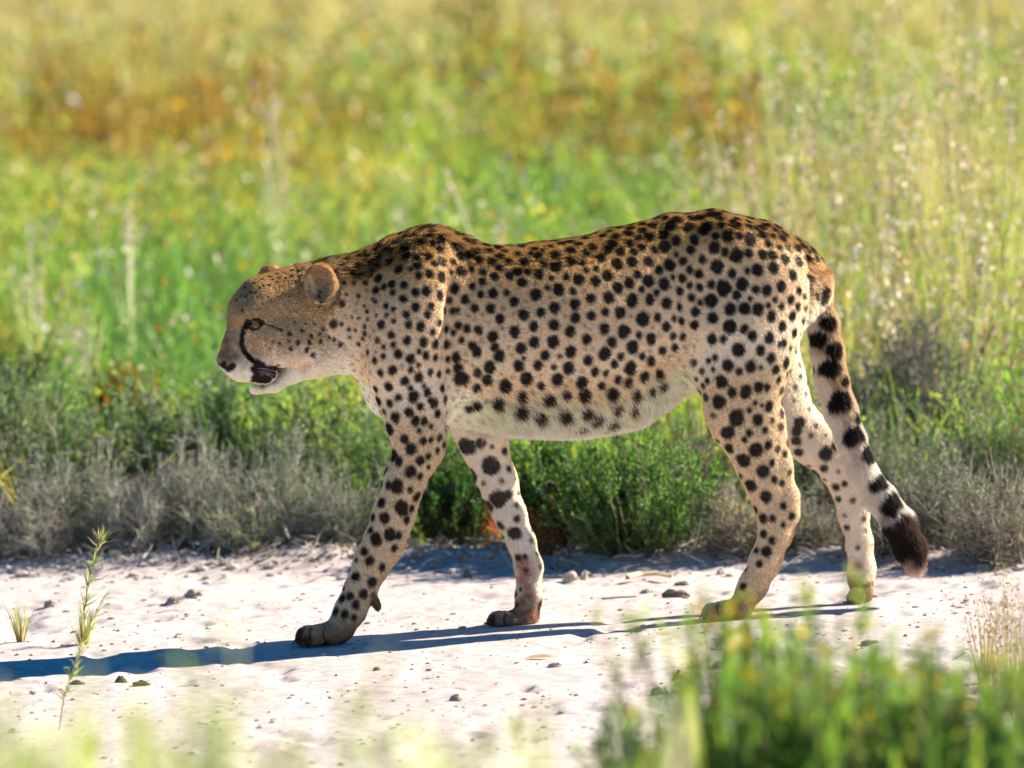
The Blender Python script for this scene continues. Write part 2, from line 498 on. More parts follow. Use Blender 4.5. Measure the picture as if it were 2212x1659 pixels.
def tuft(u, v, wpx, hpx, name, label, pal0, pal1, n=60, w=.004, group=None, cat="grass tuft", heads=None, lean=.5, bend=.5, mat=None, hsize=.012, hn=14, tip=.1, foot=.25):
    """blades from one root; optional seed heads"""
    p, k = basep(u, v)
    Rr, Ht = wpx / k / 2, hpx / k
    root = empty(name, tuple(p), label, cat, group)
    az = rng.random(n) * 6.283
    rr = np.sqrt(rng.random(n))
    base = p + np.stack([np.cos(az) * rr * Rr * foot, np.sin(az) * rr * Rr * foot, np.full(n, -.008)], -1)
    L = Ht * rng.uniform(.55, 1.08, n)
    pts = stems(base, az, lean * rr * rng.uniform(.3, 1, n) * min(1.2, Rr / Ht * 2 + .2), L, bend * rr * rng.uniform(-.3, 1, n), 5)
    A = Acc()
    A.add(*ribbons(pts, w * (.6 + .7 * rng.random(n)), pick(pal0, n), pick(pal1, n), tip))
    A.build("blades", mat or M_GRASS, root, tuple(p), "stuff")
    if heads:
        s = rng.permutation(n)[:max(3, int(n * .6))]
        q, d, t, i = along(pts[s], hn, .62, 1.0)
        B = Acc()
        B.add(*leaves(q + rng.normal(0, hsize * .5, q.shape), d + rng.normal(0, .6, d.shape), hsize * (.6 + .8 * rng.random(len(q))), hsize * .5 * (.6 + .8 * rng.random(len(q))), pick(heads, len(q), .2)))
        B.build("seed_heads", M_DRY, root, tuple(p), "stuff")
    return root
# ================================================================== meadow behind (uncountable blades)
def band(d, xs):
    """colours of the meadow by where they grow"""
    n = len(d)
    g = pick(LIME, n, .18)
    gr = pick(GREEN, n, .18)
    ru = pick([(.36, .20, .07), (.40, .26, .07), (.30, .22, .05)], n, .18)
    st = pick([(.38, .32, .14), (.41, .34, .16), (.33, .32, .11)], n, .15)
    N1 = fbm(xs * 1.1 + 7, d * .55, 61, 3); N2 = fbm(xs * 2.2, d * 1.1, 62, 3); N3 = fbm(xs * .8 + 31, d * .4, 63, 2)
    c = np.where((N1 < .47)[:, None], gr, g)
    y = pick([(.42, .37, .10), (.34, .35, .08), (.38, .36, .12)], n, .15)
    c = np.where(((N2 > .60))[:, None], y, c)
    rust = (d > 27) & (d < 32) & (N2 + .5 * (N3 - .5) > .57) & (rng.random(n) < .34)
    c = np.where(rust[:, None], ru, c)
    far = np.clip((d - 33.5) / 5, 0, 1) > rng.random(n)
    c = np.where(far[:, None], st, c)
    return c
A = Acc()
def scatter(n, y0, y1, power=1.0):
    y = y0 + (y1 - y0) * rng.random(n) ** power
    half = (y + CAM_D) * .075 + 1.6
    x = rng.uniform(-1, 1, n) * half
    return x, y
for n, y0, y1, h0, h1, w in ((25000, 2.3, 6, .16, .34, .006), (34000, 5.5, 12, .2, .42, .008), (31000, 11, 21, .18, .38, .016), (20000, 20, 40, .2, .42, .026)):
    x, y = scatter(n, y0, y1)
    cl = fbm(x * 3, y * 2, 71, 3)
    keep = cl > rng.uniform(.25, .65, n)
    x, y, cl = x[keep], y[keep], cl[keep]
    m = len(x)
    P = np.stack([x, y, np.full(m, -.035)], -1)
    L = rng.uniform(h0, h1, m) * (.65 + .7 * cl)
    pts = stems(P, rng.random(m) * 6.283, np.abs(rng.normal(0, .35, m)), L, np.abs(rng.normal(0, .8, m)), 3)
    c = band(y + CAM_D, x)
    A.add(*ribbons(pts, w * (.6 + .8 * rng.random(m)), c * .9, c * 1.15, .15))
A.build("meadow_grass", M_GRASS, None, (0, 0, 0), "stuff")
# broad-leaved weeds and small flowers between the blades
B = Acc()
for n, y0, y1, h, ls in ((25000, 2.2, 6.5, .30, .020), (31000, 6, 13, .42, .028), (21000, 13, 24, .45, .045)):
    x, y = scatter(n, y0, y1)
    cl = fbm(x * 2.4 + 9, y * 1.6, 72, 3)
    keep = cl > rng.uniform(.3, .6, n)
    x, y, cl = x[keep], y[keep], cl[keep]
    m = len(x)
    z = h * (.25 + .75 * rng.random(m)) * (.5 + .8 * cl)
    c = band(y + CAM_D, x)
    fl = rng.random(m)
    c = np.where((fl < .05)[:, None], pick(GOLD, m), c)
    c = np.where((fl > .965)[:, None], pick([(.62, .55, .48), (.60, .50, .42)], m), c)
    B.add(*leaves(np.stack([x, y, z], -1), rng.normal(0, .6, (m, 3)) + np.array([0, 0, .8]), ls * (.6 + .9 * rng.random(m)), ls * .5 * (.6 + .8 * rng.random(m)), c))
B.build("meadow_weeds", M_LEAF, None, (0, 0, 0), "stuff")
# litter of dead leaves and twig ends under the shrubs
n = 5000
x = rng.uniform(-2.6, 2.6, n); y = edge_y(x) + np.abs(rng.normal(.02, .28, n)) + .02
D = rng.normal(0, 1, (n, 3)); D[:, 2] *= .35
C = Acc()
C.add(*leaves(np.stack([x, y, np.maximum(track_z(x, y), -.025) + .004 + .02 * rng.random(n)], -1), D, .012 + .035 * rng.random(n) ** 2, .003 + .004 * rng.random(n), pick(GREY + [(.2, .14, .09), (.30, .23, .15)], n, .2)))
n = 700                                                        # stray scraps of straw on the track
x = rng.uniform(-2.2, 2.2, n); y = rng.uniform(-3.2, 1.5, n)
D = rng.normal(0, 1, (n, 3)); D[:, 2] *= .08
C.add(*leaves(np.stack([x, y, track_z(x, y) + .004], -1), D, .008 + .03 * rng.random(n) ** 2, .0015 + .002 * rng.random(n), pick(STRAW + [(.2, .15, .1), (.3, .26, .2)], n, .2)))
C.build("plant_litter", M_DRY, None, (0, 0, 0), "stuff")

# ================================================================== shrubs along the far edge of the track
G1 = "grey dry shrubs along the far edge of the track"
DRY = [(60, 1222, 200, 190, SAGE, "grey dry shrub at the left border, brown stalks in front of it"), (175, 1206, 190, 285, SAGE + GREEN, "tall grey dry shrub directly behind the slender green plant"),
       (300, 1214, 170, 200, SAGE, "grey dry shrub with a dark hollow, right of the slender green plant"), (405, 1200, 230, 275, SAGE, "pale grey twiggy shrub left of the cheetah's muzzle"),
       (525, 1212, 160, 165, SAGE + LIME, "low grey shrub with yellow green shoots below the muzzle"), (610, 1196, 210, 262, SAGE + GREEN, "silvery grey shrub below the cheetah's throat"),
       (715, 1206, 170, 190, SAGE + GREEN, "grey green shrub touching the near foreleg on its left"), (1590, 1214, 130, 185, STRAW + SAGE, "small straw grey shrub in front of the near hind leg"),
       (1735, 1206, 150, 170, SAGE, "low grey shrub seen between the two hind legs"), (1905, 1215, 170, 190, SAGE, "grey brown twiggy shrub behind the dark tail tip"),
       (2035, 1206, 190, 270, SAGE + GREEN, "grey brown shrub just right of the tail tip"), (2165, 1220, 200, 225, SAGE, "grey brown twiggy shrub at the right border")]
for u, v, w, h, pal, lab in DRY:
    shrub(u, v, w, h, "dry_shrub", lab, pal, GREY if u < 1500 else GREY + [(.30, .23, .16), (.36, .28, .2)], int(.52 * w), 3 if pal is SAGE else 5, .011, .0034, G1, dry=1, branch=9, spread=.95, up=.2)
# broken dead stems lying and leaning at their feet
n = 260
x = rng.uniform(-2.3, 2.3, n); y = edge_y(x) + np.abs(rng.normal(.06, .14, n))
P = np.stack([x, y, np.maximum(track_z(x, y), -.02) + .004], -1)
A = Acc()
A.add(*prisms(stems(P, rng.random(n) * 6.283, rng.uniform(.7, 1.5, n), .04 + .09 * rng.random(n) ** 2, rng.normal(0, .5, n), 3), .0012 + .0018 * rng.random(n), pick(GREY + [(.2, .15, .1)], n), pick(GREY, n)))
A.build("dead_stems", M_TWIG, None, (0, 0, 0), "stuff")
G2 = "green shrubs along the far edge of the track"
GT = (SAGE, .6, 2.0, .7)
shrub(60, 1150, 320, 350, "green_shrub", "sage green upright shrub at the left border behind the grey twigs", GREEN + SAGE + SAGE, GREY, 150, 13, .017, .005, G2, top=GT)
shrub(330, 1140, 300, 320, "green_shrub", "sage green shrub with a yellow brown dead patch beside it", GREEN + SAGE + SAGE, GREY, 140, 13, .017, .005, G2, top=GT)
shrub(505, 1140, 260, 355, "green_shrub", "dark green upright shrub directly below the cheetah's nose", DEEP + GREEN, GREY, 140, 13, .017, .005, G2, top=GT)
shrub(690, 1150, 300, 370, "green_shrub", "bright green shrub under the cheetah's throat", GREEN + LIME, GREY, 140, 13, .016, .005, G2, top=(LIME, .6, 2, .7))
shrub(860, 1160, 220, 330, "green_shrub", "green shrub hidden mostly by the near foreleg", GREEN, GREY, 90, 9, .013, .0036, G2)
shrub(985, 1188, 220, 240, "green_shrub", "deep green shrub in shade between the two forelegs", DEEP, [(.14, .12, .08)], 170, 16, .012, .004, G2)  # deep green leaves, the shade here also put into the dark palette
shrub(1200, 1202, 230, 290, "green_shrub", "green shrub just right of the far foreleg, rusty shoots at its base", GREEN + DEEP, [(.16, .13, .09)], 160, 18, .012, .0042, G2)
shrub(1385, 1214, 360, 300, "green_shrub", "largest bright green bushy shrub under the cheetah's belly", GREEN, [(.16, .13, .09)], 210, 15, .012, .0042, G2, top=([(.14, .24, .05), (.11, .2, .045)], .5, 2, .8))
shrub(1480, 1150, 240, 290, "brown_shrub", "dark brown and green shrub behind the bright bush under the belly", DEEP + [(.16, .10, .05), (.12, .08, .05)], GREY, 100, 8, .012, .0034)
shrub(1760, 1130, 220, 330, "green_shrub", "pale green shrub with pinkish flower heads between hind leg and tail", GREEN + SAGE, GREY, 100, 9, .012, .0034, G2, top=([(.6, .45, .38), (.55, .48, .38)], .7, 3, .6))
shrub(1915, 1120, 200, 250, "green_shrub", "loose sage green shrub to the right of the tail", GREEN + SAGE, GREY, 100, 7, .012, .0034, G2, dry=1)
shrub(2110, 1135, 230, 300, "green_shrub", "taller leafy green shrub near the right border", GREEN, GREY, 120, 10, .013, .0036, G2, top=(LIME, .6, 2, .6))
shrub(2230, 1140, 200, 360, "green_shrub", "green shrub cut by the right border with red shoots", GREEN + [(.35, .12, .05)], GREY, 90, 9, .012, .0034, G2)
shrub(1990, 1060, 330, 420, "brown_shrub", "dark grey brown bare shrub behind the tail, deeper in the meadow", [(.15, .13, .11), (.13, .15, .07)], [(.16, .14, .135), (.22, .19, .18)], 190, 5, .014, .006, dry=1, branch=8)
shrub(270, 1005, 170, 235, "brown_shrub", "yellow brown withered bush standing in the green left of the muzzle", [(.30, .19, .03), (.24, .15, .03), (.12, .08, .03)], [(.14, .1, .06)], 110, 12, .016, .006)
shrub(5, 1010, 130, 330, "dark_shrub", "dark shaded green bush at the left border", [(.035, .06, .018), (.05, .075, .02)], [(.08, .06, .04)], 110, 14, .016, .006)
tuft(905, 1172, 70, 120, "grass_tuft", "small yellow green grass tuft right behind the near foreleg", LIME, STRAW + LIME, 50, .003)
tuft(1060, 1190, 90, 110, "red_plant", "small reddish plant with coral seeds beside the far foreleg", [(.2, .13, .05)], [(.45, .14, .07), (.5, .2, .1)], 50, .003, cat="plant", heads=[(.62, .18, .10), (.6, .25, .14)], hsize=.009, hn=10)
shrub(1170, 1215, 90, 170, "red_plant", "rusty orange shoots in front of the green shrub under the chest", [(.36, .15, .05), (.30, .16, .05), (.16, .15, .04)], [(.2, .12, .07)], 40, 9, .011, .0035, cat="plant")
shrub(760, 1040, 100, 210, "red_plant", "orange seeded weed in the green under the chest", [(.45, .2, .06), (.4, .25, .08), (.18, .2, .05)], [(.25, .15, .08)], 36, 9, .012, .004, cat="plant")

# ================================================================== plants one can tell apart deeper in the meadow
G3 = "pale flowering grass behind the rump"
for j, (u, d, h, w) in enumerate(((1560, 22, .62, .5), (1660, 21, .72, .55), (1760, 22, .74, .6), (1850, 20.5, .76, .6), (1930, 22, .92, .6), (2030, 21, .90, .6), (2110, 20.0, .86, .6), (2190, 21.5, 1.02, .6), (1700, 24, .80, .6), (1990, 24, .95, .7), (2150, 24.5, 1.05, .7), (1820, 19.6, .55, .5), (2060, 19.2, .6, .5))):
    p = CO + ray(u, 800) * d
    vb = project(np.array([p[0], p[1], 0.]))[1]
    k = PPM * 16.1 / d
    tuft(u, vb, w * k, h * k, "flowering_grass", "tall pale flowering grass clump blurred behind the cheetah's rump and tail", [(.20, .26, .07), (.26, .30, .09)], [(.50, .38, .20), (.38, .38, .14)], 60, .006, G3,
         heads=[(.72, .60, .48), (.76, .66, .54), (.66, .44, .24), (.50, .46, .22)], hsize=.019, hn=14, lean=.35)
G4 = "rusty weeds in the meadow"
for (u, d, h, w), lab in zip([(120, 27, 0.55, 0.5), (230, 26, 0.6, 0.5), (330, 28, 0.62, 0.5), (440, 26.5, 0.6, 0.5), (520, 27.5, 0.66, 0.5), (590, 25, 0.45, 0.5), (700, 28, 0.6, 0.5), (1000, 22, 0.34, 0.3), (1150, 26, 0.55, 0.6), (1240, 27, 0.6, 0.5), (1330, 25.5, 0.55, 0.6), (1440, 27, 0.62, 0.5), (1540, 26, 0.58, 0.5), (160, 30, 0.6, 0.5)],
        ['rust brown weed far back in the meadow close to the left border', 'rust brown weed far back, above the left white flower spikes', 'rust weed far back left of the tall pale spike, first of two', 'rust weed far back left of the tall pale spike, second of two', 'rust weed far back just left of the tall pale pinkish spike', 'low rust weed at the foot of the tall pale pinkish spike', "rust weed far back above the cheetah's neck", "low rust weed just above the cheetah's shoulder", "rust weed far back above the cheetah's saddle", "larger rust weed far back above the middle of the cheetah's back", "orange tinged rust weed low above the cheetah's loins", 'rust weed far back above the hip hump', 'rust weed far back at the left edge of the pale flowering grass', 'tall thin rust weed behind the others at the left border']):
    d += 3.5 if d > 24 else 0
    p = CO + ray(u, 800) * d
    vb = project(np.array([p[0], p[1], 0.]))[1]
    k = PPM * 16.1 / d
    shrub(u, vb, w * k, h * k, "rusty_weed", lab, [(.40, .22, .08), (.38, .26, .07), (.26, .25, .05), (.44, .30, .12)], RUST, 26, 5, .035, .014, G4, cat="weed", thick=.003)
for u, d, h, lab in ((610, 24, .78, "pale pinkish flower spike rising over the meadow above the cheetah's head"), (285, 22, .55, "whitish flower spike in the meadow to the left, upper third"), (75, 22, .52, "whitish flower spike close to the left border in the meadow"),
                     (1095, 22, .62, "pale pink flower spike above the cheetah's back"), (190, 20.5, .45, "short white flower spike low in the left of the meadow"), (885, 22.5, .6, "pale flower spike above the cheetah's shoulder")):
    p = CO + ray(u, 800) * d
    vb = project(np.array([p[0], p[1], 0.]))[1]
    k = PPM * 16.1 / d
    tuft(u, vb, .10 * k, h * k, "flower_spike", lab, GREEN, [(.6, .5, .4)], 9, .006, cat="flower", heads=[(.70, .58, .50), (.66, .52, .44)], hsize=.022, hn=9, lean=.12)
p = CO + ray(1050, 800) * 33
k = PPM * 16.1 / 33
shrub(1050, project(np.array([p[0], p[1], 0.]))[1], .30 * k, .85 * k, "dark_weed", "dark olive and brown weed standing alone at the top centre of the meadow", [(.30, .27, .07), (.36, .22, .06), (.22, .26, .07)], [(.3, .2, .08)], 24, 5, .05, .02, cat="weed", thick=.004)
p = CO + ray(1605, 800) * 27
k = PPM * 16.1 / 27
shrub(1605, project(np.array([p[0], p[1], 0.]))[1], .14 * k, .62 * k, "dark_weed", "golden brown weed standing upright left of the pale flowering grass", [(.42, .30, .05), (.36, .22, .05)], RUST, 24, 5, .04, .016, cat="weed", thick=.004)

# ================================================================== plants on the track
def sprig(pts_px, name, label, pal, leafpal, nleaf, lsize, cat="plant", r=.0016, lw=.003, y=None):
    """a single bent stem with narrow leaves; picture points run from root to tip"""
    p, k = basep(*pts_px[0])
    root = empty(name, tuple(p), label, cat)
    fr = Frame(p, 0)
    P = np.array([fr.wld(fr.at(u, v, .02 * math.sin(i * 1.7) if i else 0)) for i, (u, v) in enumerate(pts_px)])
    P[0, 2] -= .01
    A = Acc()
    n = len(P)
    A.add(*prisms(P[None], np.array([r]), pick(pal, 1), pick(pal, 1)))
    A.build("stem", M_DRY, root, tuple(p))
    q, d, t, i = along(P[None], nleaf, .12, 1.0)
    B = Acc()
    m = len(q)
    D = unit(d + rng.normal(0, .5, (m, 3)))
    c = pick(leafpal, m, .2)
    L = lsize * (.6 + .8 * rng.random(m)) * (1.1 - .3 * t)
    mid = q + D * L[:, None] * .5
    B.add(*ribbons(np.stack([q, mid, mid + unit(D + rng.normal(0, .25, (m, 3))) * L[:, None] * .5], 1), np.full(m, lw), c, c * 1.1, .1))
    B.build("leaves", M_LEAF, root, tuple(p), "stuff")
    return root
sprig([(176, 1388), (180, 1340), (188, 1280), (200, 1225), (212, 1180), (220, 1160)], "slender_plant", "slender upright green plant growing on the pale track at the left", [(.36, .30, .12)], LIME + STRAW + SAGE, 90, .036, lw=.0032)
tuft(180, 1388, 60, 95, "grass_tuft", "bushy green tuft around the foot of the slender plant", STRAW, GREEN + LIME, 60, .003, lean=.7)
sprig([(127, 1572), (138, 1505), (158, 1450), (176, 1390), (200, 1335), (225, 1290)], "dry_stalk", "straw coloured dry stalk leaning right across the shadow's end", STRAW, STRAW + LIME, 70, .032, cat="stalk", lw=.0026)
tuft(45, 1384, 60, 100, "grass_tuft", "small straw coloured tuft on the track near the left border", STRAW, STRAW + LIME, 46, .0028, lean=.6)
G5 = "dry straw grass at the right border"
for u, v, h, w in ((2125, 1470, 230, 90), (2175, 1500, 270, 100), (2215, 1520, 290, 110), (2150, 1560, 230, 110), (2205, 1580, 240, 100)):
    tuft(u, v, w, h, "dry_grass", "dry straw coloured grass tuft standing on the track at the right border", STRAW, STRAW, 34, .0026, G5, heads=STRAW, hsize=.008, hn=8, lean=.45, mat=M_DRY)
# bleached stick and stones at the edge, dry leaf, twigs
def stick(pts_px, r, name, label, col, z=.006, cat="stick"):
    P = np.array([ground(u, v, z) for u, v in pts_px])
    V, Fq, C = prisms(P[None], np.array([r]), np.array([col]), np.array([col]), .6)
    o = mesh_np(name, V, Fq, C, M_TWIG, None, False, tuple(P[0]))
    tag(o, label, cat)
stick([(1355, 1247), (1385, 1240), (1420, 1238), (1448, 1244)], .007, "stick", "bleached curved stick lying at the track edge under the belly", (.55, .42, .28), .012)
stick([(375, 1296), (400, 1290), (425, 1292)], .0035, "stick", "thin dark twig lying on the wide low clod", (.12, .10, .09), .02)
stick([(1300, 1293), (1340, 1290), (1375, 1288)], .003, "stick", "thin grey twig lying left of the dark flat lump", (.2, .17, .15), .006)
stick([(1496, 1436), (1506, 1415), (1512, 1408)], .003, "stick", "short twig poking up out of the crumbling clod", (.2, .17, .15), .02)
def stone(u, v, wpx, hpx, col, label):
    clod(u, v, wpx, hpx, col, label, "stone", "stone")
stone(1232, 1250, 34, 22, (.50, .42, .34), "pale rounded stone left of its twin under the green shrub")
stone(1262, 1248, 20, 24, (.50, .42, .34), "small upright pale stone right of a larger pale stone under the shrub")
p = ground(1165, 1424)
Lf = np.array([(-.040, 0, .004), (-.02, .014, .010), (.012, .018, .012), (.042, .004, .006), (.012, -.014, .005), (-.02, -.012, .004), (0, .002, .004)]) * .7 + p
tag(mesh_np("dry_leaf", Lf, [[(0, 1, 6), (1, 2, 6), (2, 3, 6), (3, 4, 6), (4, 5, 6), (5, 0, 6)]], np.array([(.52, .36, .22)] * 7), M_DRY, None, False, tuple(p)), "curled tan dry leaf lying on the open track under the belly", "leaf")

# ================================================================== plants between the camera and the track, out of focus
def near(u, d):
    p = CO + ray(u, 1500) * d
    v = project(np.array([p[0], p[1], 0.]))[1]
    return v, PPM * 16.1 / d
G6 = "blurred green shrubs in the right foreground"
for j, (u, d, ztop, w, lab, pal) in enumerate(((1645, 11.8, 1275, .17, "blurred bright green shoot cluster, tallest at the left of the foreground shrubs", GREEN + LIME),
                         (1570, 11.4, 1375, .32, "blurred green foreground shrub with brown stems, left of the tallest cluster", GREEN + DEEP + LIME),
                         (1755, 11.2, 1345, .36, "blurred yellow tipped foreground shrub right of the tallest cluster", GREEN + LIME),
                         (1890, 11.6, 1365, .36, "blurred leafy foreground shrub in the middle of the right corner", GREEN + LIME + LIME),
                         (2040, 11.2, 1385, .36, "blurred dense green foreground shrub with dark base", GREEN + DEEP),
                         (2180, 11.5, 1370, .34, "blurred green foreground shrub cut by the lower right corner", GREEN + LIME))):
    v, k = near(u, d)
    r = shrub(u, v, w * k * 1.0, (v - ztop) * (.95 if j == 0 else 1.0), "foreground_shrub", lab, pal, [(.16, .12, .09), (.24, .20, .14)], 150, 11, .026, .009, G6, top=(LIME + LIME + GOLD[:2], .72, 3, .8), spread=.55, branch=5, thick=.0026)
    p = np.array(r.location)
    m = 45
    az = rng.random(m) * 6.283
    base = p + np.stack([np.cos(az) * w * .45 * rng.random(m), np.sin(az) * w * .45 * rng.random(m), np.full(m, 0.)], -1)
    Ht = (v - ztop) / k
    A = Acc()
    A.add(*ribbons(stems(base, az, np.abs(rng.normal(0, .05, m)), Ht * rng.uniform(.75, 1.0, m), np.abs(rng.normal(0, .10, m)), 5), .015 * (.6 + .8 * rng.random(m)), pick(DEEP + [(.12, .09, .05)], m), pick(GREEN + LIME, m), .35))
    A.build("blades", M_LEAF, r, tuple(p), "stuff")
G7 = "blurred pale grass along the lower border"
for j, (u, d, ztop) in enumerate(((20, 7.6, 1530), (110, 8.0, 1470), (200, 7.4, 1525), (290, 8.2, 1490), (370, 7.7, 1560), (470, 8.1, 1400), (560, 7.4, 1570), (640, 7.9, 1560), (740, 7.6, 1540), (850, 8.2, 1545), (885, 9.0, 1470), (980, 7.6, 1570), (1080, 8.0, 1530), (1130, 7.7, 1565),
                        (60, 9.0, 1590), (250, 9.2, 1590), (420, 9.4, 1600), (600, 9.0, 1610), (800, 9.3, 1600), (1020, 9.1, 1600), (1180, 9.3, 1600))):
    v, k = near(u, d)
    tall = j in (5, 10)
    ztop += 10 if tall else (230 if 540 < u < 860 else 105)
    tuft(u, v, (.16 if tall else .34) * k, v - ztop, "foreground_grass", "pale yellow green grass tuft, very blurred, along the lower border", LIME + [(.40, .40, .18)], [(.48, .52, .20), (.44, .50, .14), (.58, .54, .34), (.52, .52, .28)], 16 if tall else 60, .015, G7, lean=.03 if tall else .12, bend=.04 if tall else .22, foot=.6, tip=.45, heads=[(.36, .42, .13), (.46, .48, .20), (.32, .40, .10), (.54, .50, .30)], hsize=.034, hn=10)
NFUR = 320000
# ================================================================== the cheetah
g1, g2 = ground(1560, 1337), ground(700, 1393)
YAW = math.atan2(g1[1] - g2[1], g1[0] - g2[0])
ey = np.array([-math.sin(YAW), math.cos(YAW), 0])
FB = Frame(g2 + ey * 0.065, YAW)                             # the animal's midline plane
hp = FB.wld(FB.at(690, 690, 0))                              # the head turns a little towards the camera from here
HEAD_TURN = math.radians(7)
FH = Frame([hp[0], hp[1], 0], YAW + HEAD_TURN)

H = 0.0038                                                   # size of the sampling cell
lo = np.array([FB.at(455, 800)[0] - 0.05, -0.19, -0.02])
hi = np.array([FB.at(2010, 1200)[0] + 0.05, 0.19, FB.at(1540, 440)[2] + 0.03])
nx, ny, nz = [int(math.ceil((hi[i] - lo[i]) / H)) for i in range(3)]
AX = [(lo[i] + H * np.arange(n)).astype(np.float32) for i, n in enumerate((nx, ny, nz))]
BIG = np.float32(0.2)

def new_field():
    return np.full((nx, ny, nz), BIG, np.float32)

def region(pmin, pmax):
    sl = []
    for i, n in enumerate((nx, ny, nz)):
        a = max(0, int((pmin[i] - lo[i]) / H) - 1); b = min(n, int((pmax[i] - lo[i]) / H) + 2)
        sl.append(slice(a, max(a, b)))
    return tuple(sl)

def coords(sl, fr):
    X, Y, Z = np.meshgrid(AX[0][sl[0]], AX[1][sl[1]], AX[2][sl[2]], indexing='ij')
    if fr is FB:
        return X, Y, Z
    M = fr.R @ FB.R.T
    o = fr.R @ (FB.O - fr.O)
    return (M[0, 0] * X + M[0, 1] * Y + o[0]).astype(np.float32), (M[1, 0] * X + M[1, 1] * Y + o[1]).astype(np.float32), Z + np.float32(o[2])

def smin(a, b, k):
    h = np.clip(0.5 + 0.5 * (b - a) / k, 0, 1)
    return b + (a - b) * h - k * h * (1 - h)

def to_fb(fr, q):
    return FB.loc(fr.wld(np.asarray(q, float)))

def chain(f, nodes, fr=FB, k=0.01, p=2.0, pad=0.035):
    """nodes: (u, v, lateral m, in-plane radius in picture units, lateral radius m)"""
    pts = [(fr.at(u, v, l), r / PPM, w) for u, v, l, r, w in nodes]
    for (a, ra, wa), (b, rb, wb) in zip(pts[:-1], pts[1:]):
        R = max(ra, rb, wa, wb) + pad
        cs = [to_fb(fr, c) for c in (a, b)]
        sl = region(np.minimum(*cs) - R, np.maximum(*cs) + R)
        if min(s.stop - s.start for s in sl) <= 0:
            continue
        X, Y, Z = coords(sl, fr)
        ab = b - a
        L2 = float(ab @ ab) + 1e-9
        t = np.clip(((X - a[0]) * ab[0] + (Y - a[1]) * ab[1] + (Z - a[2]) * ab[2]) / L2, 0, 1)
        dx, dy, dz = X - (a[0] + t * ab[0]), Y - (a[1] + t * ab[1]), Z - (a[2] + t * ab[2])
        rn, rl = ra + (rb - ra) * t, wa + (wb - wa) * t
        q = np.sqrt(dx * dx + dz * dz)
        dy = np.abs(dy)
        if p == 2.0:
            e = np.sqrt((q / rn) ** 2 + (dy / rl) ** 2)
        else:
            e = ((q / rn) ** p + (dy / rl) ** p) ** (1 / p)
        d = ((e - 1) * np.minimum(rn, rl)).astype(np.float32)
        f[sl] = smin(f[sl], d, k)

def blob(f, u, v, l, ru, rv, rl, ang=0, fr=FB, k=0.012, cut=False, pad=0.03):
    """ellipsoid: radii in picture units along (u, v), turned by ang degrees in the picture plane, rl in metres"""
    c = fr.at(u, v, l)
    a, b = ru / PPM, rv / PPM
    R = max(a, b, rl) + pad
    cc = to_fb(fr, c)
    sl = region(cc - R, cc + R)
    X, Y, Z = coords(sl, fr)
    ca, sa = math.cos(math.radians(ang)), math.sin(math.radians(ang))
    dx, dz, dy = X - c[0], Z - c[2], Y - c[1]
    e1, e2 = dx * ca - dz * sa, dx * sa + dz * ca
    e = np.sqrt((e1 / a) ** 2 + (e2 / b) ** 2 + (dy / rl) ** 2)
    d = ((e - 1) * min(a, b, rl)).astype(np.float32)
    if cut:
        f[sl] = -smin(-f[sl], d, k)
    else:
        f[sl] = smin(f[sl], d, k)

torso = new_field()
ST = [(712, 576, 800, .058), (740, 570, 778, .060), (775, 563, 766, .063), (815, 555, 782, .068), (850, 542, 826, .075), (890, 530, 872, .083),
      (940, 526, 903, .092), (1000, 536, 913, .101), (1080, 550, 912, .106), (1160, 545, 914, .109), (1240, 529, 920, .109), (1320, 514, 914, .105),
      (1390, 494, 874, .100), (1440, 482, 846, .091), (1490, 472, 798, .082), (1540, 470, 770, .085), (1600, 476, 763, .088), (1650, 490, 740, .084),
      (1695, 515, 710, .074), (1728, 548, 680, .058), (1742, 580, 650, .044)]
chain(torso, [(u, (a + b) / 2, 0, (b - a) / 2, w) for u, a, b, w in ST], p=2.25, k=0.012)
# spine ridge, withers, hips, shoulder blades, ribs
chain(torso, [(1000, 568, 0, 24, .03), (1160, 572, 0, 26, .035), (1320, 539, 0, 28, .036), (1450, 506, 0, 28, .036), (1540, 494, 0, 26, .036), (1650, 518, 0, 30, .04)], k=0.03)
chain(torso, [(800, 594, 0, 28, .032), (860, 558, 0, 26, .03), (900, 543, 0, 25, .028), (950, 541, 0, 25, .028), (1010, 556, 0, 28, .03)], k=0.03)
for sg in (-1, 1):
    chain(torso, [(930, 545, sg * .038, 40, .03), (905, 620, sg * .062, 62, .04), (885, 700, sg * .074, 76, .046), (872, 780, sg * .077, 74, .048)], k=0.035)
    blob(torso, 1570, 532, sg * .055, 60, 52, .042, k=0.03)       # haunch bone
    blob(torso, 1640, 640, sg * .052, 96, 120, .052, ang=0, k=0.03)
    blob(torso, 1180, 740, sg * .050, 190, 150, .058, k=0.06)
for sg in (-1, 1):
    blob(torso, 975, 720, sg * .118, 12, 150, .020, ang=4, k=0.02, cut=True)
    blob(torso, 1492, 690, sg * .104, 12, 110, .016, ang=-8, k=0.02, cut=True)
blob(torso, 828, 842, 0, 34, 56, .05, k=0.03)                   # breast

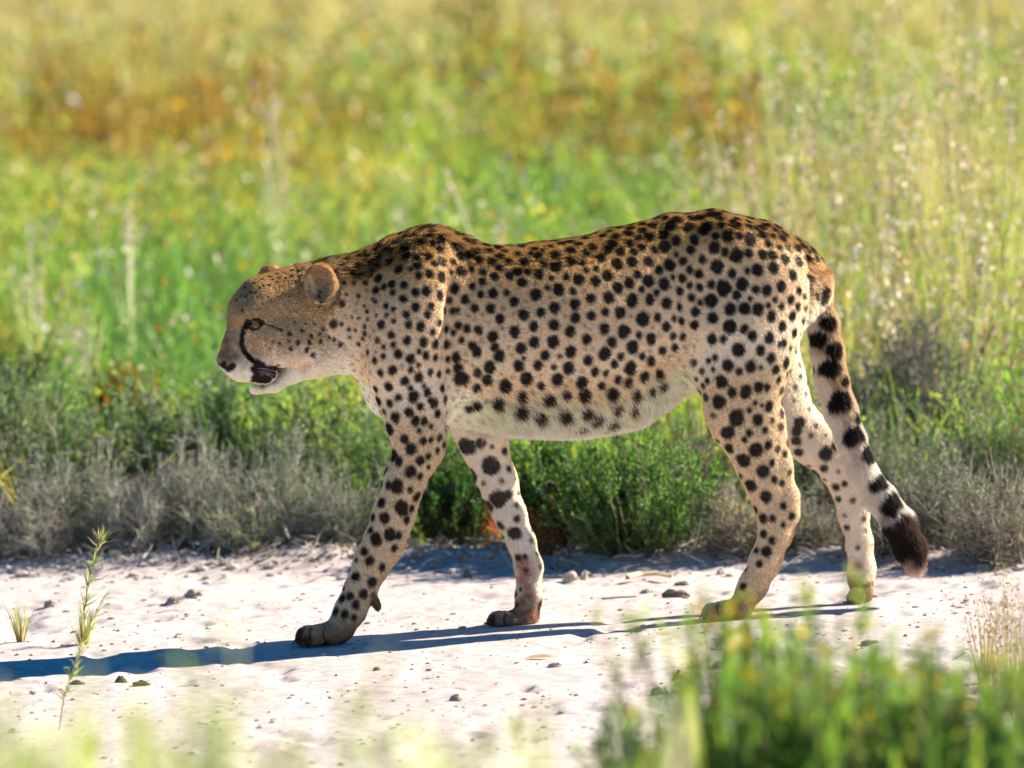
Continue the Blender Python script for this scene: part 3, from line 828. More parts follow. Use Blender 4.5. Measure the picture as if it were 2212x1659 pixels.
head = new_field()
chain(head, [(672, 662, 0, 74, .054), (622, 661, 0, 80, .058), (573, 662, 0, 65, .056), (548, 684, 0, 53, .050), (531, 722, 0, 37, .036), (515, 752, 0, 33, .031), (502, 778, 0, 27, .030)], fr=FH, k=0.015)
blob(head, 498, 784, 0, 31, 17, .019, ang=25, fr=FH, k=0.012)    # nose pad
for sg in (-1, 1):
    blob(head, 520, 797, sg * .017, 32, 27, .021, ang=20, fr=FH, k=0.012)   # whisker pad
    blob(head, 548, 790, sg * .026, 30, 28, .016, ang=10, fr=FH, k=0.012)   # lip
    blob(head, 566, 806, sg * .027, 40, 22, .012, ang=35, fr=FH, k=0.012)   # hanging upper lip
    blob(head, 538, 655, sg * .026, 32, 20, .026, ang=-35, fr=FH, k=0.025)  # brow
    blob(head, 545, 678, sg * .042, 32, 12, .011, ang=-12, fr=FH, k=0.025)
    blob(head, 622, 742, sg * .044, 56, 50, .030, ang=-20, fr=FH, k=0.02)   # cheek
    blob(head, 590, 722, sg * .050, 36, 22, .014, ang=-20, fr=FH, k=0.015)  # cheekbone
chain(head, [(552, 838, 0, 13.5, .018), (590, 827, 0, 18, .024), (630, 803, 0, 22, .036), (672, 777, 0, 34, .048), (715, 752, 0, 46, .055)], fr=FH, k=0.012)
chain(head, [(660, 720, 0, 72, .055), (730, 690, 0, 98, .058)], fr=FH, k=0.02)
# open mouth and eye sockets
chn = new_field()
chain(chn, [(530, 829, 0, 3, .06), (562, 834, 0, 3.5, .06), (584, 822, 0, 3.0, .06), (602, 800, 0, 2, .06)], fr=FH, k=0.004)
head = -smin(-head, chn, 0.006)
EYES = []
for sg in (-1, 1):
    e = FH.at(551, 701, sg * .0475)
    EYES.append(e)
    blob(head, 551, 701, sg * .056, 14, 6.5, .016, ang=-14, fr=FH, k=0.005, cut=True)
    blob(head, 551, 693.5, sg * .0505, 17, 4.5, .0085, ang=-12, fr=FH, k=0.004)        # upper lid
    blob(head, 503, 797, sg * .020, 7, 5, .010, ang=30, fr=FH, k=0.004, cut=True)   # nostril
# ears: near one turned out towards us, far one showing over the crown
ears = new_field()
blob(ears, 690, 613, -.071, 37, 46, .018, ang=8, fr=FH, k=0.01)
blob(ears, 682, 650, -.056, 32, 28, .026, fr=FH, k=0.015)
blob(ears, 693, 615, -.090, 30, 38, .0225, ang=8, fr=FH, k=0.005, cut=True)
blob(ears, 588, 610, .072, 33, 42, .018, ang=-14, fr=FH, k=0.01)
blob(ears, 596, 640, .056, 34, 26, .024, fr=FH, k=0.015)
blob(ears, 586, 612, .092, 26, 34, .0240, ang=-14, fr=FH, k=0.005, cut=True)
head = smin(head, ears, 0.008)

def paw(f, u, v, l, ang, sc=1.0, drop=0.0):
    """foot: ball, four toes of unequal reach and the pad"""
    ca, sa = math.cos(math.radians(ang)), math.sin(math.radians(ang))
    def P(a, b):
        return u + sc * (a * ca + b * sa), v + sc * (-a * sa + b * ca)
    x, y = P(-8, 2)
    blob(f, x, y, l, 46 * sc, 23 * sc, .030, ang=ang, k=0.012)
    for i, (dl, reach) in enumerate(((-.027, -34), (-.010, -48), (.010, -48), (.027, -34))):
        x, y = P(reach, 4)
        blob(f, x, y - 2, l + dl, 26 * sc, 22 * sc, .0125, ang=ang, k=0.004)
        x, y = P(reach - 12, 9)
        blob(f, x, y, l + dl, 13 * sc, 13 * sc, .0105, ang=ang, k=0.004)

nf, ff, nh, fh, tail = [new_field() for _ in range(5)]
chain(nf, [(872, 800, -.080, 66, 0.046), (892, 870, -.082, 66, 0.042), (900, 925, -.080, 60, 0.038), (903, 975, -.077, 48.5, 0.0325), (874, 1040, -.074, 43.5, 0.0295), (852, 1110, -.070, 43.5, 0.0265),
           (831, 1170, -.068, 41.5, 0.0245), (803, 1222, -.066, 35.5, 0.0225), (779, 1272, -.065, 32.5, 0.0215), (757, 1318, -.064, 31.5, 0.0225), (738, 1350, -.064, 29.5, 0.0265)], k=0.014)
blob(nf, 940, 965, -.078, 22, 30, .016, ang=20, k=0.012)          # elbow
blob(nf, 842, 1190, -.066, 20, 26, .014, ang=25, k=0.012)         # wrist pad
blob(nf, 800, 1195, -.069, 26, 34, .016, ang=25, k=0.015)         # wrist
paw(nf, 716, 1368, -.064, 4, 1.06)
blob(nf, 812, 1303, -.066, 10, 20, .010, ang=-20, k=0.006)        # dew claw pad
chain(ff, [(1000, 830, .092, 70, 0.045), (1026, 900, .090, 62, 0.038), (1046, 960, .086, 49.5, 0.0305), (1074, 1040, .083, 41.5, 0.0275), (1101, 1110, .081, 33.5, 0.0245),
           (1126, 1170, .080, 28.5, 0.0215), (1142, 1225, .080, 28.5, 0.0215), (1142, 1290, .080, 26.5, 0.0215), (1138, 1325, .080, 26.5, 0.0245)], k=0.014)
paw(ff, 1122, 1338, .080, 0, 0.96)
chain(nh, [(1635, 640, -.070, 96, 0.048), (1612, 730, -.080, 104, 0.05), (1604, 800, -.080, 98, 0.048), (1608, 870, -.078, 76, 0.041), (1622, 935, -.075, 66, 0.036), (1640, 1000, -.072, 49.5, 0.0295),
           (1655, 1050, -.070, 40.5, 0.0245), (1672, 1100, -.068, 36.5, 0.0225), (1676, 1150, -.067, 34.5, 0.0215), (1654, 1212, -.066, 32.5, 0.0205), (1626, 1266, -.065, 29.5, 0.0205), (1606, 1300, -.065, 25.5, 0.0245)], k=0.014)
chain(nh, [(1672, 900, -.074, 18, 0.014), (1690, 1000, -.071, 16, 0.013), (1704, 1070, -.068, 18, 0.014), (1706, 1115, -.067, 18, 0.016)], k=0.02)   # heel tendon
blob(nh, 1714, 1108, -.067, 13, 20, .013, k=0.01)                 # hock
blob(nh, 1560, 870, -.082, 26, 60, .025, ang=15, k=0.03)          # knee
paw(nh, 1584, 1316, -.065, 6, 0.95)
chain(fh, [(1640, 740, .076, 88, 0.046), (1660, 840, .080, 84, 0.042), (1695, 905, .078, 66, 0.037), (1752, 950, .075, 50.5, 0.0295), (1805, 1000, .073, 42.5, 0.0255), (1834, 1055, .072, 36.5, 0.0225),
           (1843, 1110, .071, 31.5, 0.0205), (1855, 1170, .070, 28.5, 0.0195), (1862, 1228, .069, 27.5, 0.0205), (1862, 1258, .069, 25.5, 0.0245)], k=0.014)
chain(fh, [(1750, 915, .075, 14, 0.012), (1815, 965, .073, 15, 0.013), (1862, 1050, .072, 18, 0.015), (1866, 1085, .071, 18, 0.015)], k=0.02)
paw(fh, 1861, 1262, .069, 62, 0.80)
TAILN = [(1742, 585, 0, 25, .026), (1764, 640, 0, 25, .024), (1777, 700, -.004, 30, 0.025), (1787, 760, -.010, 31, 0.026), (1796, 820, -.016, 31, 0.027), (1815, 885, -.022, 31, 0.027), (1838, 950, -.026, 27.5, 0.0265),
         (1862, 1020, -.028, 27.5, 0.0265), (1900, 1075, -.028, 28.5, 0.0265), (1940, 1130, -.028, 28.5, 0.0275), (1963, 1180, -.028, 25.5, 0.0255), (1974, 1212, -.028, 17.5, 0.0175)]
chain(tail, TAILN, k=0.01)

F = smin(torso, head, 0.030)
for g, k in ((nf, .028), (ff, .028), (nh, .030), (fh, .030), (tail, .012)):
    F = smin(F, g, k)
# keep every sole on the ground
zz = AX[2][None, None, :]
F = np.maximum(F, (0.002 - zz) * 1.0)

def surface_nets(F):
    ins = F < 0
    c = np.zeros((nx - 1, ny - 1, nz - 1), np.int8)
    for i in (0, 1):
        for j in (0, 1):
            for k in (0, 1):
                c += ins[i:nx - 1 + i, j:ny - 1 + j, k:nz - 1 + k]
    act = (c > 0) & (c < 8)
    I, J, K = np.nonzero(act)
    vid = np.full(act.shape, -1, np.int32)
    vid[I, J, K] = np.arange(len(I))
    acc = np.zeros((len(I), 3)); cnt = np.zeros(len(I))
    corner = {(i, j, k): F[I + i, J + j, K + k] for i in (0, 1) for j in (0, 1) for k in (0, 1)}
    for a in corner:
        for ax in range(3):
            if a[ax] == 0:
                b = list(a); b[ax] = 1; b = tuple(b)
                fa, fb = corner[a], corner[b]
                m = (fa < 0) != (fb < 0)
                t = np.where(m, fa / np.where(m, fa - fb, 1), 0)
                p = np.array(a, float)[None].repeat(len(I), 0)
                p[:, ax] += t
                acc[m] += p[m]; cnt[m] += 1
    V = acc / cnt[:, None] + np.stack([I, J, K], 1)
    V = lo + V * H
    faces = []
    for ax in range(3):
        o1, o2 = (ax + 1) % 3, (ax + 2) % 3
        s0 = [slice(1, n - 1) for n in (nx, ny, nz)]; s1 = list(s0)
        s0[ax] = slice(0, (nx, ny, nz)[ax] - 1); s1[ax] = slice(1, (nx, ny, nz)[ax])
        A, B = ins[tuple(s0)], ins[tuple(s1)]
        idx = np.argwhere(A != B)
        flip = A[tuple(idx.T)]
        base = idx.copy()
        for q in range(3):
            if q != ax: base[:, q] += 1
        def vv(d1, d2):
            b = base.copy(); b[:, o1] -= d1; b[:, o2] -= d2
            return vid[b[:, 0], b[:, 1], b[:, 2]]
        q = np.stack([vv(1, 1), vv(0, 1), vv(0, 0), vv(1, 0)], 1)
        q[~flip] = q[~flip][:, ::-1]
        faces.append(q)
    Q = np.concatenate(faces)
    return V, Q[(Q >= 0).all(1)]

BV, BF = surface_nets(F)
# keep the one big piece only is not needed: everything is joined by the unions
def lap(V, Q, it=2, f=0.5):
    e = np.concatenate([Q[:, [i, (i + 1) % 4]] for i in range(4)])
    for _ in range(it):
        s = np.zeros_like(V); n = np.zeros(len(V))
        np.add.at(s, e[:, 0], V[e[:, 1]]); np.add.at(n, e[:, 0], 1)
        V = V + f * (s / np.maximum(n, 1)[:, None] - V)
    return V
BV = lap(BV, BF, 2, 0.5)

def nearest(f, V):
    i = np.clip(((V - lo) / H + 0.5).astype(int), 0, np.array([nx, ny, nz]) - 1)
    return f[i[:, 0], i[:, 1], i[:, 2]]
GD = np.stack([nearest(g, BV) for g in (torso, head, nf, ff, nh, fh, tail)], 1)
GRP = GD.argmin(1)                                           # 0 torso 1 head 2..5 legs 6 tail
fn = np.cross(BV[BF[:, 2]] - BV[BF[:, 0]], BV[BF[:, 3]] - BV[BF[:, 1]])
BN = np.zeros_like(BV)
for i in range(4):
    np.add.at(BN, BF[:, i], fn)
BN /= np.linalg.norm(BN, axis=1)[:, None] + 1e-12
del torso, ears, chn

# ---------------- coat
zt = lambda v: FB.at(1200, v, -.08)[2]
ZTOP = np.interp(BV[:, 0], [FB.at(u, a)[0] for u, a, b, w in ST], [FB.at(u, a)[2] for u, a, b, w in ST])
BL = [(u, (872 if 760 < u < 880 else 800 if 730 < u < 760 else b)) for u, a, b, w in ST]
ZBOT = np.interp(BV[:, 0], [FB.at(u, b)[0] for u, b in BL], [FB.at(u, b)[2] for u, b in BL])

def ZBOTF(i):
    return ZBOT[i]
def ZTOPF(i):
    return ZTOP[i]
bvh = BVHTree.FromPolygons([tuple(p) for p in FB.wld(BV)], [tuple(f) for f in BF.tolist()])
def hit(u, v):
    """point of the coat seen at a picture point, in the animal's frame"""
    p, n, i, d = bvh.ray_cast(Vector(CO), Vector(ray(u, v)))
    return None if p is None else FB.loc(np.array(p))

def zoomlist(s, x0, y0, k, rk=1.0):
    out = []
    for w in s.split():
        a = w.split(',')
        out.append((x0 + float(a[0]) * k, y0 + float(a[1]) * k, float(a[2]) * k * rk))
    return out
SP_FRONT = """540,265,35 620,315,32 705,305,35 815,340,35 800,260,32 510,400,35 595,395,20 650,440,30 725,430,32 815,450,38 880,415,18 945,405,38 1020,395,28 550,505,30 630,555,30
705,550,32 805,580,35 905,530,36 975,605,32 1025,515,26 1085,570,26 1095,480,30 1180,445,32 1285,440,32 1370,490,36 1170,565,34 1265,560,26 1320,620,32 1155,670,34 1465,575,40 1045,670,30
470,560,22 545,605,30 630,660,30 740,655,28 715,710,28 565,710,26 475,675,22 425,650,20 430,715,20 835,685,24 890,690,28 920,685,20 475,760,24 580,785,28 665,795,34 800,770,24 845,815,26
750,835,24 930,790,26 990,810,28 1070,820,32 1220,740,34 1385,715,36 1505,695,32 1600,665,40 1740,640,38 1850,600,36 1625,540,42 1550,525,22 1730,550,26 1770,470,42 1685,450,28 1600,380,40
1490,430,38 1575,455,22 1380,345,36 1260,340,30 1150,340,34 1130,265,32 1235,270,28 1330,290,28 1470,300,35 1515,360,26 1705,340,36 1885,480,36 1890,390,24 1820,400,22 460,855,26 570,895,28
685,905,34 770,920,30 845,925,32 895,840,22 405,940,18 475,925,22 510,990,32 595,1020,32 405,1005,22 700,1000,28 655,970,20 770,1015,26 855,1025,24 470,1105,32 385,1120,24 600,1100,24
650,1065,18 735,1115,24 655,1150,34 555,1175,34 795,1130,24 855,1110,20 440,1215,32 520,1290,28 620,1285,35 595,1225,20 715,1255,28 690,1210,18 820,1225,26 350,1230,28 370,1315,36 455,1335,24
585,1400,30 490,1430,36 665,1355,20 765,1325,32 735,1310,22 640,1450,26 700,1460,30 790,1400,26 1170,865,38 1320,835,38 1455,795,34 1595,785,38 1745,740,36 1860,720,36 1710,830,38 1825,885,36
1590,900,42 1460,905,36 1365,950,36 1185,940,30 1215,1000,38 1535,1000,34 1715,975,42 1640,1005,18 1835,1035,34 1350,1070,38 1485,1065,38 1595,1080,22 1700,1085,40 1385,1020,18 1145,1080,40
1110,1075,30 1060,970,36 1030,930,30 1405,1160,42 1615,1165,40 1505,1210,28 1790,1190,42 1885,1115,32 1130,1170,36 1250,1205,42 1060,1225,30 1370,1285,38 1555,1305,40 1675,1270,30 1805,1275,42
1200,1330,40 1050,1345,32 1355,1375,46 1490,1410,42 1660,1400,46 1815,1385,36 1885,1425,42 1775,1475,32 1000,1370,30 950,1160,52 930,1090,34 940,1200,44 915,1010,34 370,460,30 410,520,24 350,600,26
330,380,28 435,300,28 440,350,26 120,350,24 195,385,26 130,490,18 200,490,18 280,490,22 230,580,18 560,170,34 640,150,36 700,130,36 660,210,30 740,215,30 800,185,42 840,130,36 900,165,34 590,195,26
910,245,34 935,300,36 1050,270,30 1060,330,30 460,240,30 400,290,30 340,330,30 260,330,26 1420,290,26 1560,240,28 1690,210,30 1800,185,30 1850,240,36 1700,265,38 1590,290,36 1500,270,22"""
SP_REAR = """825,90,45 955,140,42 780,175,45 920,215,40 1055,235,42 745,70,30 740,110,35 840,285,36 905,315,26 970,340,42 1045,320,26 720,240,32 695,300,26 855,405,40 1130,330,30 1165,265,26 1240,225,32
1265,355,34 1350,370,36 1195,410,34 1100,420,38 1040,425,20 945,445,28 745,445,28 765,360,24 895,530,44 820,510,26 1010,505,36 750,525,24 1155,545,32 1090,540,26 1245,520,32 1315,450,32 1352,550,26
1385,580,22 1405,460,18 975,575,28 820,610,40 935,655,36 1020,655,36 1105,660,36 1185,700,34 1245,640,24 1300,600,28 1165,635,18 1055,595,16 1205,600,18 725,675,28 830,715,34 935,765,40 1020,775,26
720,755,28 1070,820,30 1170,835,34 1250,760,30 1310,700,30 1325,800,26 825,840,32 895,840,24 985,905,40 1120,905,30 1180,955,32 1260,860,24 1235,870,18 920,1000,34 1060,1005,34 990,1035,22 845,950,18
805,970,18 1210,1020,28 1275,980,34 1120,1010,16 250,385,36 340,370,34 440,370,32 195,455,34 255,530,32 325,500,34 345,605,40 440,485,38 450,600,34 540,510,36 550,625,34 570,390,36 650,370,26 645,470,28
630,550,26 630,645,24 590,465,18 505,420,26 375,450,26 400,540,22 490,560,22 200,590,36 270,680,34 180,675,26 405,720,42 495,710,26 595,715,18 640,730,24 550,765,28 175,775,36 295,795,38 385,815,22
460,840,32 590,820,24 525,910,28 600,890,22 220,860,34 345,890,40 180,925,42 275,945,24 405,945,22 455,970,28 235,990,26 330,1010,42 150,1045,44 500,1045,30 415,1065,30 255,1085,28 315,1100,28
220,1165,38 155,1120,24 360,1170,32 455,1140,24 520,1110,24 245,1250,32 120,1300,34 215,1330,38 345,1250,28 450,155,32 395,185,30 435,220,34 370,230,26 305,205,32 235,220,32 205,265,36 315,260,32
155,220,30 180,300,30 270,310,28 400,285,28 530,210,36 565,155,36 600,120,36 605,245,32 540,280,40 480,300,24 675,160,34 150,350,36 610,330,18 1040,110,30 1140,150,34 1210,160,30 1080,170,24 1180,215,22
1290,290,28 1330,235,24 1090,60,20 690,110,30 640,80,26 700,590,24 755,620,18 690,515,20 690,420,24 1390,650,22 1380,720,24 1345,640,24"""
SP_NF = """650,180,35 760,55,33 735,150,28 615,95,22 670,60,22 800,115,25 885,95,30 775,200,30 825,205,30 865,235,18 905,155,25 610,250,38 705,310,28 795,260,18 820,320,25 865,315,20 640,410,36 670,445,28
745,370,35 800,440,28 850,415,20 905,380,20 745,510,38 800,535,22 850,480,15 570,580,25 610,590,28 660,595,42 740,615,18 780,660,28 565,695,30 690,725,42 750,730,22 515,780,24 585,790,35 720,800,26
500,860,20 530,915,36 620,885,38 670,890,25 460,990,26 495,1045,28 645,970,25 415,1040,15 570,1085,26 410,1140,26 510,1175,32 330,1270,25 375,1260,24 460,1245,28 410,1310,26 340,1210,14 290,1350,25
345,1370,25 400,1385,18 230,1385,18"""
SP_FF = """1080,360,45 1165,335,28 1235,355,12 1310,385,22 1230,470,46 1190,460,30 1120,520,38 1335,490,18 1270,670,46 1330,645,24 1215,710,32 1385,790,22 1280,830,24 1370,880,35 1360,915,32 1390,1025,22 1320,980,16
1430,1020,15 1380,1240,14 1405,1215,10 1385,1305,14 1525,1310,26"""
SP_NH = """465,95,32 540,135,24 605,95,30 725,45,32 755,120,30 820,75,25 430,190,38 495,255,33 575,250,38 655,220,32 705,225,26 415,315,40 345,185,20 380,115,15 395,45,20 350,65,18 635,320,18 600,365,18
675,335,14 720,340,32 775,180,20 520,405,48 650,420,36 470,495,42 600,500,24 570,540,20 695,480,20 475,595,32 640,600,42 715,570,26 560,665,42 685,730,38 735,680,22 605,820,38 750,780,24
795,800,20 700,885,35 720,860,20 635,960,24 805,940,22 680,1015,32 740,1015,22 855,1000,26 625,1055,16 805,1055,18 685,1110,24 735,1150,24 640,1210,18 705,1215,30 660,1290,22 580,1325,14 560,1430,24
320,215,18 280,175,14"""
SP_FH = """905,435,30 885,490,30 885,550,28 895,615,26 815,625,18 1060,625,38 1050,715,22 965,715,22 1120,580,25 1120,825,22 1175,805,18 1135,900,18 1185,1070,16"""
SP_FACE = """840,915,20 925,1000,24 855,1055,20 960,880,20 1050,935,22 1030,990,26 1010,1065,30 1065,1115,28 1140,985,20 1130,915,18 1270,970,24 1330,1015,26 750,1005,15 840,980,15 690,985,12 655,1050,12
1160,870,18 1220,945,14 890,800,13 1000,815,12 1080,815,13 1340,820,22 1410,870,22 1470,880,16 1440,755,18 1500,765,16 1580,700,22 1590,775,20 1560,845,24 1560,910,26 1540,960,20 1420,945,16 1500,1010,22
1555,650,16 1670,740,18 1660,610,24 1635,585,20 1500,550,24 1385,540,14 1760,650,28 1830,680,24 1765,740,24 1835,790,26 680,840,11 760,870,12 720,860,10 860,360,18 740,380,14 680,400,14 800,330,14 700,480,10
930,320,14 590,460,12 520,520,12 780,520,8 640,560,8 850,560,8 960,600,8 430,560,12 400,690,14 420,480,16 500,440,16 580,400,16 650,370,16 720,345,16 790,330,16 860,310,18 930,300,18 470,520,14 560,480,14 640,450,14 720,420,14 800,385,14 870,360,16 940,330,16 380,560,14 340,600,14 900,420,14 540,560,9 760,460,9"""
SP_TAIL = """345,330,40 365,455,34 330,530,34 400,580,36 380,670,40 350,675,26 430,820,42 400,850,30 445,730,22 490,990,40 470,1010,30 500,905,26 555,1080,38 610,1210,38 590,1225,30 670,1300,38 650,1330,34
280,250,14 300,330,16 420,500,14"""
spots = []                                                     # position, radius, stretch, darkness
def put(lst, dark=1.0, stretch=1.12, keep=None):
    for u, v, r in lst:
        if keep and not keep(u, v):
            continue
        p = hit(u, v)
        if p is None:
            continue
        if any(np.linalg.norm(p - q[0]) < 0.62 * (r / PPM + q[1]) for q in spots[-320:]):
            continue
        spots.append((p, r / PPM * 1.06, stretch, dark))
put(zoomlist(SP_FACE, 432, 513, .2278, .95))
put(zoomlist(SP_NF, 621, 837, .358))
put(zoomlist(SP_FRONT, 702, 459, .3093), keep=lambda u, v: not (v > 872 and u < 962))  # large patches behind the near elbow paint the armpit shade among the spots
put(zoomlist(SP_REAR, 1242, 432, .358), keep=lambda u, v: u > 1284)
put(zoomlist(SP_NH, 1404, 756, .358))
put(zoomlist(SP_FF, 621, 837, .358, 1.2), .96, 1.0)
put(zoomlist(SP_FH, 1404, 756, .358, 1.2), .96, 1.0)
nspot_body = len(spots)
# the same coat on the side turned away, and along the crest where nothing was seen
far = [(p * np.array([1, -1, 1]), r, s, d) for p, r, s, d in spots if p[1] < -0.02]
spots += far
allp = np.array([s[0] for s in spots]); allr = np.array([s[1] for s in spots])
cand = rng.permutation(np.nonzero(np.isin(GRP, (0, 2, 3, 4, 5)) & (BV[:, 2] > 0.1))[0])[:16000]
add_p, add_r = list(allp), list(allr)
AP = np.zeros((len(allp) + 1200, 3)); AR = np.zeros(len(allp) + 1200); n = len(allp)
AP[:n] = allp; AR[:n] = allr
small = []
for ci in cand:
    if n >= len(AP): break
    p = BV[ci]
    g = GRP[ci]
    near = BN[ci, 1] < 0.1
    dmin = (np.linalg.norm(AP[:n] - p, axis=1) - AR[:n]).min()
    if near and g in (3, 5):
        if dmin > .017 and p[2] > .10:
            r = .0035 + .003 * rng.random()
            small.append((p, r, 1.0, .8)); AP[n] = p; AR[n] = r; n += 1
        continue
    if near and g in (0, 2, 4):
        pu = 455 + (p[0] - lo[0]) * PPM
        if dmin > 0.010 and g == 0 and pu < 1010 and p[2] > ZTOPF(ci) - .055:
            r = .006 + .003 * rng.random()
            small.append((p, r, 1.0, 1.0)); AP[n] = p; AR[n] = r; n += 1
        elif dmin > 0.009 and g == 0 and BN[ci, 2] > .45:
            r = .008 + .003 * rng.random()
            small.append((p, r, 1.0, 1.0)); AP[n] = p; AR[n] = r; n += 1
        elif dmin > 0.0125 and g == 0 and p[2] > ZBOTF(ci) + .09:
            r = .0058 + .003 * rng.random()
            small.append((p, r, 1.1, .97)); AP[n] = p; AR[n] = r; n += 1
        elif dmin > 0.0095 and g == 0:                          # faint little flecks between the spots
            small.append((p, 0.0032 + 0.0022 * rng.random(), 1.0, 0.42)); AP[n] = p; AR[n] = 0.004; n += 1
        elif dmin > 0.0145 and g != 0 and p[2] > .28:
            small.append((p, 0.006 + 0.004 * rng.random(), 1.0, 0.9)); AP[n] = p; AR[n] = 0.008; n += 1
    elif dmin > 0.019:
        r = 0.009 + 0.004 * rng.random()
        small.append((p, r, 1.1, 1.0)); AP[n] = p; AR[n] = r; n += 1
spots += small
tail_spots = []
for u, v, r in zoomlist(SP_TAIL, 1620, 486, .4557):
    p = hit(u, v)
    if p is not None:
        tail_spots.append((p, r / PPM * 1.25, 1.0, 1.0)); tail_spots.append((p * np.array([1, -1, 1]) + np.array([0, -.04, 0]), r / PPM * 1.25, 1.0, 1.0))
spots += tail_spots

def mark(lst):
    out = []
    for u, v, r in lst:
        p = hit(u, v)
        if p is not None:
            out.append((p, r / PPM))
    return out
def seglist(pts, r0, r1, n=8):
    out = []
    for (a, b) in zip(pts[:-1], pts[1:]):
        for i in range(n):
            t = i / n
            out.append((a[0] + (b[0] - a[0]) * t, a[1] + (b[1] - a[1]) * t, r0 + (r1 - r0) * random.random()))
    return out
M_TEAR = mark(seglist([(530, 700), (525, 712), (522, 727), (521, 742), (524, 755), (532, 766), (541, 775), (548, 783)], 5.0, 7.0, 3))
M_EYE = mark(seglist([(533, 697), (545, 692), (556, 691), (568, 695)], 4, 5, 4) + seglist([(534, 704), (546, 711), (558, 709), (567, 698)], 4.5, 5.5, 4) + [(540, 700, 9), (550, 701, 10), (560, 699, 8), (533, 705, 8), (534, 694, 7), (548, 689, 5), (560, 690, 4), (547, 713, 5), (569, 697, 5)])
M_EYELINE = mark(seglist([(572, 699), (588, 705), (606, 712), (614, 716)], 1.8, 2.8, 4) + [(605, 712, 4), (624, 721, 6)])
M_MOUTH = mark([(547, 797, 8), (553, 789, 9), (561, 800, 11), (573, 800, 13), (583, 798, 11), (556, 783, 9), (566, 790, 10), (552, 800, 10), (560, 818, 10), (550, 815, 9), (594, 800, 7), (578, 825, 7), (590, 812, 7), (600, 800, 6), (593, 811, 7), (581, 823, 7), (567, 833, 6), (552, 834, 6), (548, 824, 9), (560, 826, 9), (572, 823, 9), (583, 815, 9), (592, 806, 8), (600, 796, 6), (566, 829, 7), (578, 822, 7), (594, 794, 7), (601, 789, 5), (547, 823, 8), (559, 826, 9), (570, 817, 11), (541, 829, 6), (580, 815, 9), (588, 806, 8), (556, 812, 10), (548, 832, 6), (562, 833, 6), (574, 826, 6), (584, 817, 6)])
M_NOSE = mark([(500, 793, 9), (494, 797, 8), (472, 787, 8), (488, 795, 8), (480, 790, 9), (484, 785, 7), (504, 790, 7), (490, 800, 5)])
M_BRIDGE = mark([(481, 768, 17), (490, 757, 16), (494, 774, 15), (488, 738, 12), (506, 768, 12), (486, 715, 8)])
M_PALEEYE = mark([(536, 722, 10), (533, 738, 9), (538, 750, 7), (548, 718, 7), (512, 705, 9), (512, 725, 9), (510, 742, 8)])
M_PINK = mark([(657, 794, 11), (662, 790, 8)])
M_BLOOD = mark([(648, 1368, 14), (654, 1352, 10), (645, 1382, 10), (662, 1384, 12), (760, 1378, 12), (740, 1388, 12), (700, 1390, 10), (812, 1300, 16), (814, 1312, 12), (806, 1285, 9), (1062, 1340, 16), (1075, 1355, 14), (1060, 1325, 10),
                (1165, 1320, 14), (1150, 1350, 14), (1120, 1352, 14), (1168, 1300, 8)])
M_PINKLEG = mark([(1130, 1218, 18), (1136, 1238, 18), (1128, 1252, 14), (1138, 1268, 12), (1140, 1285, 14), (1128, 1300, 12), (1852, 1222, 10), (1140, 1325, 10)])
M_EARIN = mark([(697, 606, 16), (700, 622, 14), (696, 590, 10), (690, 632, 12)])
M_EARTUFT = mark(seglist([(668, 600), (672, 618), (678, 634)], 6, 8, 5))
M_EARRIM = mark([(690 + 40 * math.cos(a), 613 + 48 * math.sin(a), 6) for a in np.linspace(-3.0, 1.1, 26)])
M_EARSHADE = mark([(731, 628, 6), (728, 642, 6), (720, 655, 6), (712, 664, 5), (700, 668, 5), (733, 610, 5)])
M_TOE = mark(seglist([(672, 1356), (668, 1368), (672, 1386)], 2.6, 3.2, 5) + seglist([(700, 1358), (698, 1370), (703, 1388)], 2.6, 3.2, 5) + seglist([(1092, 1326), (1088, 1338), (1092, 1356)], 2.4, 3, 5)
             + seglist([(1552, 1300), (1548, 1312), (1553, 1330)], 2.4, 3, 5) + [(1876, 1262, 7), (1868, 1264, 6), (1884, 1258, 6)])
M_RUMP = mark([(1744, 610, 9), (1743, 630, 9), (1741, 655, 9), (1738, 680, 9), (1735, 705, 9), (1728, 730, 8), (1700, 760, 6)])
M_EARDK = mark([(689, 640, 5), (691, 652, 5), (689, 662, 4), (690, 630, 4)])

def ramp(x, xs, cs):
    cs = np.array(cs)
    return np.stack([np.interp(x, xs, cs[:, i]) for i in range(3)], -1)

def apply(C, P, marks, col, soft=0.25, amt=1.0, sub=None):
    if not marks: return
    M = np.array([m[0] for m in marks]); R = np.array([m[1] for m in marks])
    box = np.nonzero(((P > M.min(0) - R.max() * 1.3) & (P < M.max(0) + R.max() * 1.3)).all(1))[0]
    if not len(box): return
    d = (np.linalg.norm(P[box][:, None] - M[None], axis=2) / R[None]).min(1)
    w = np.clip((1 + soft - d) / (2 * soft), 0, 1)
    w = (w * w * (3 - 2 * w) * amt)[:, None]
    C[box] = C[box] * (1 - w) + np.array(col) * w

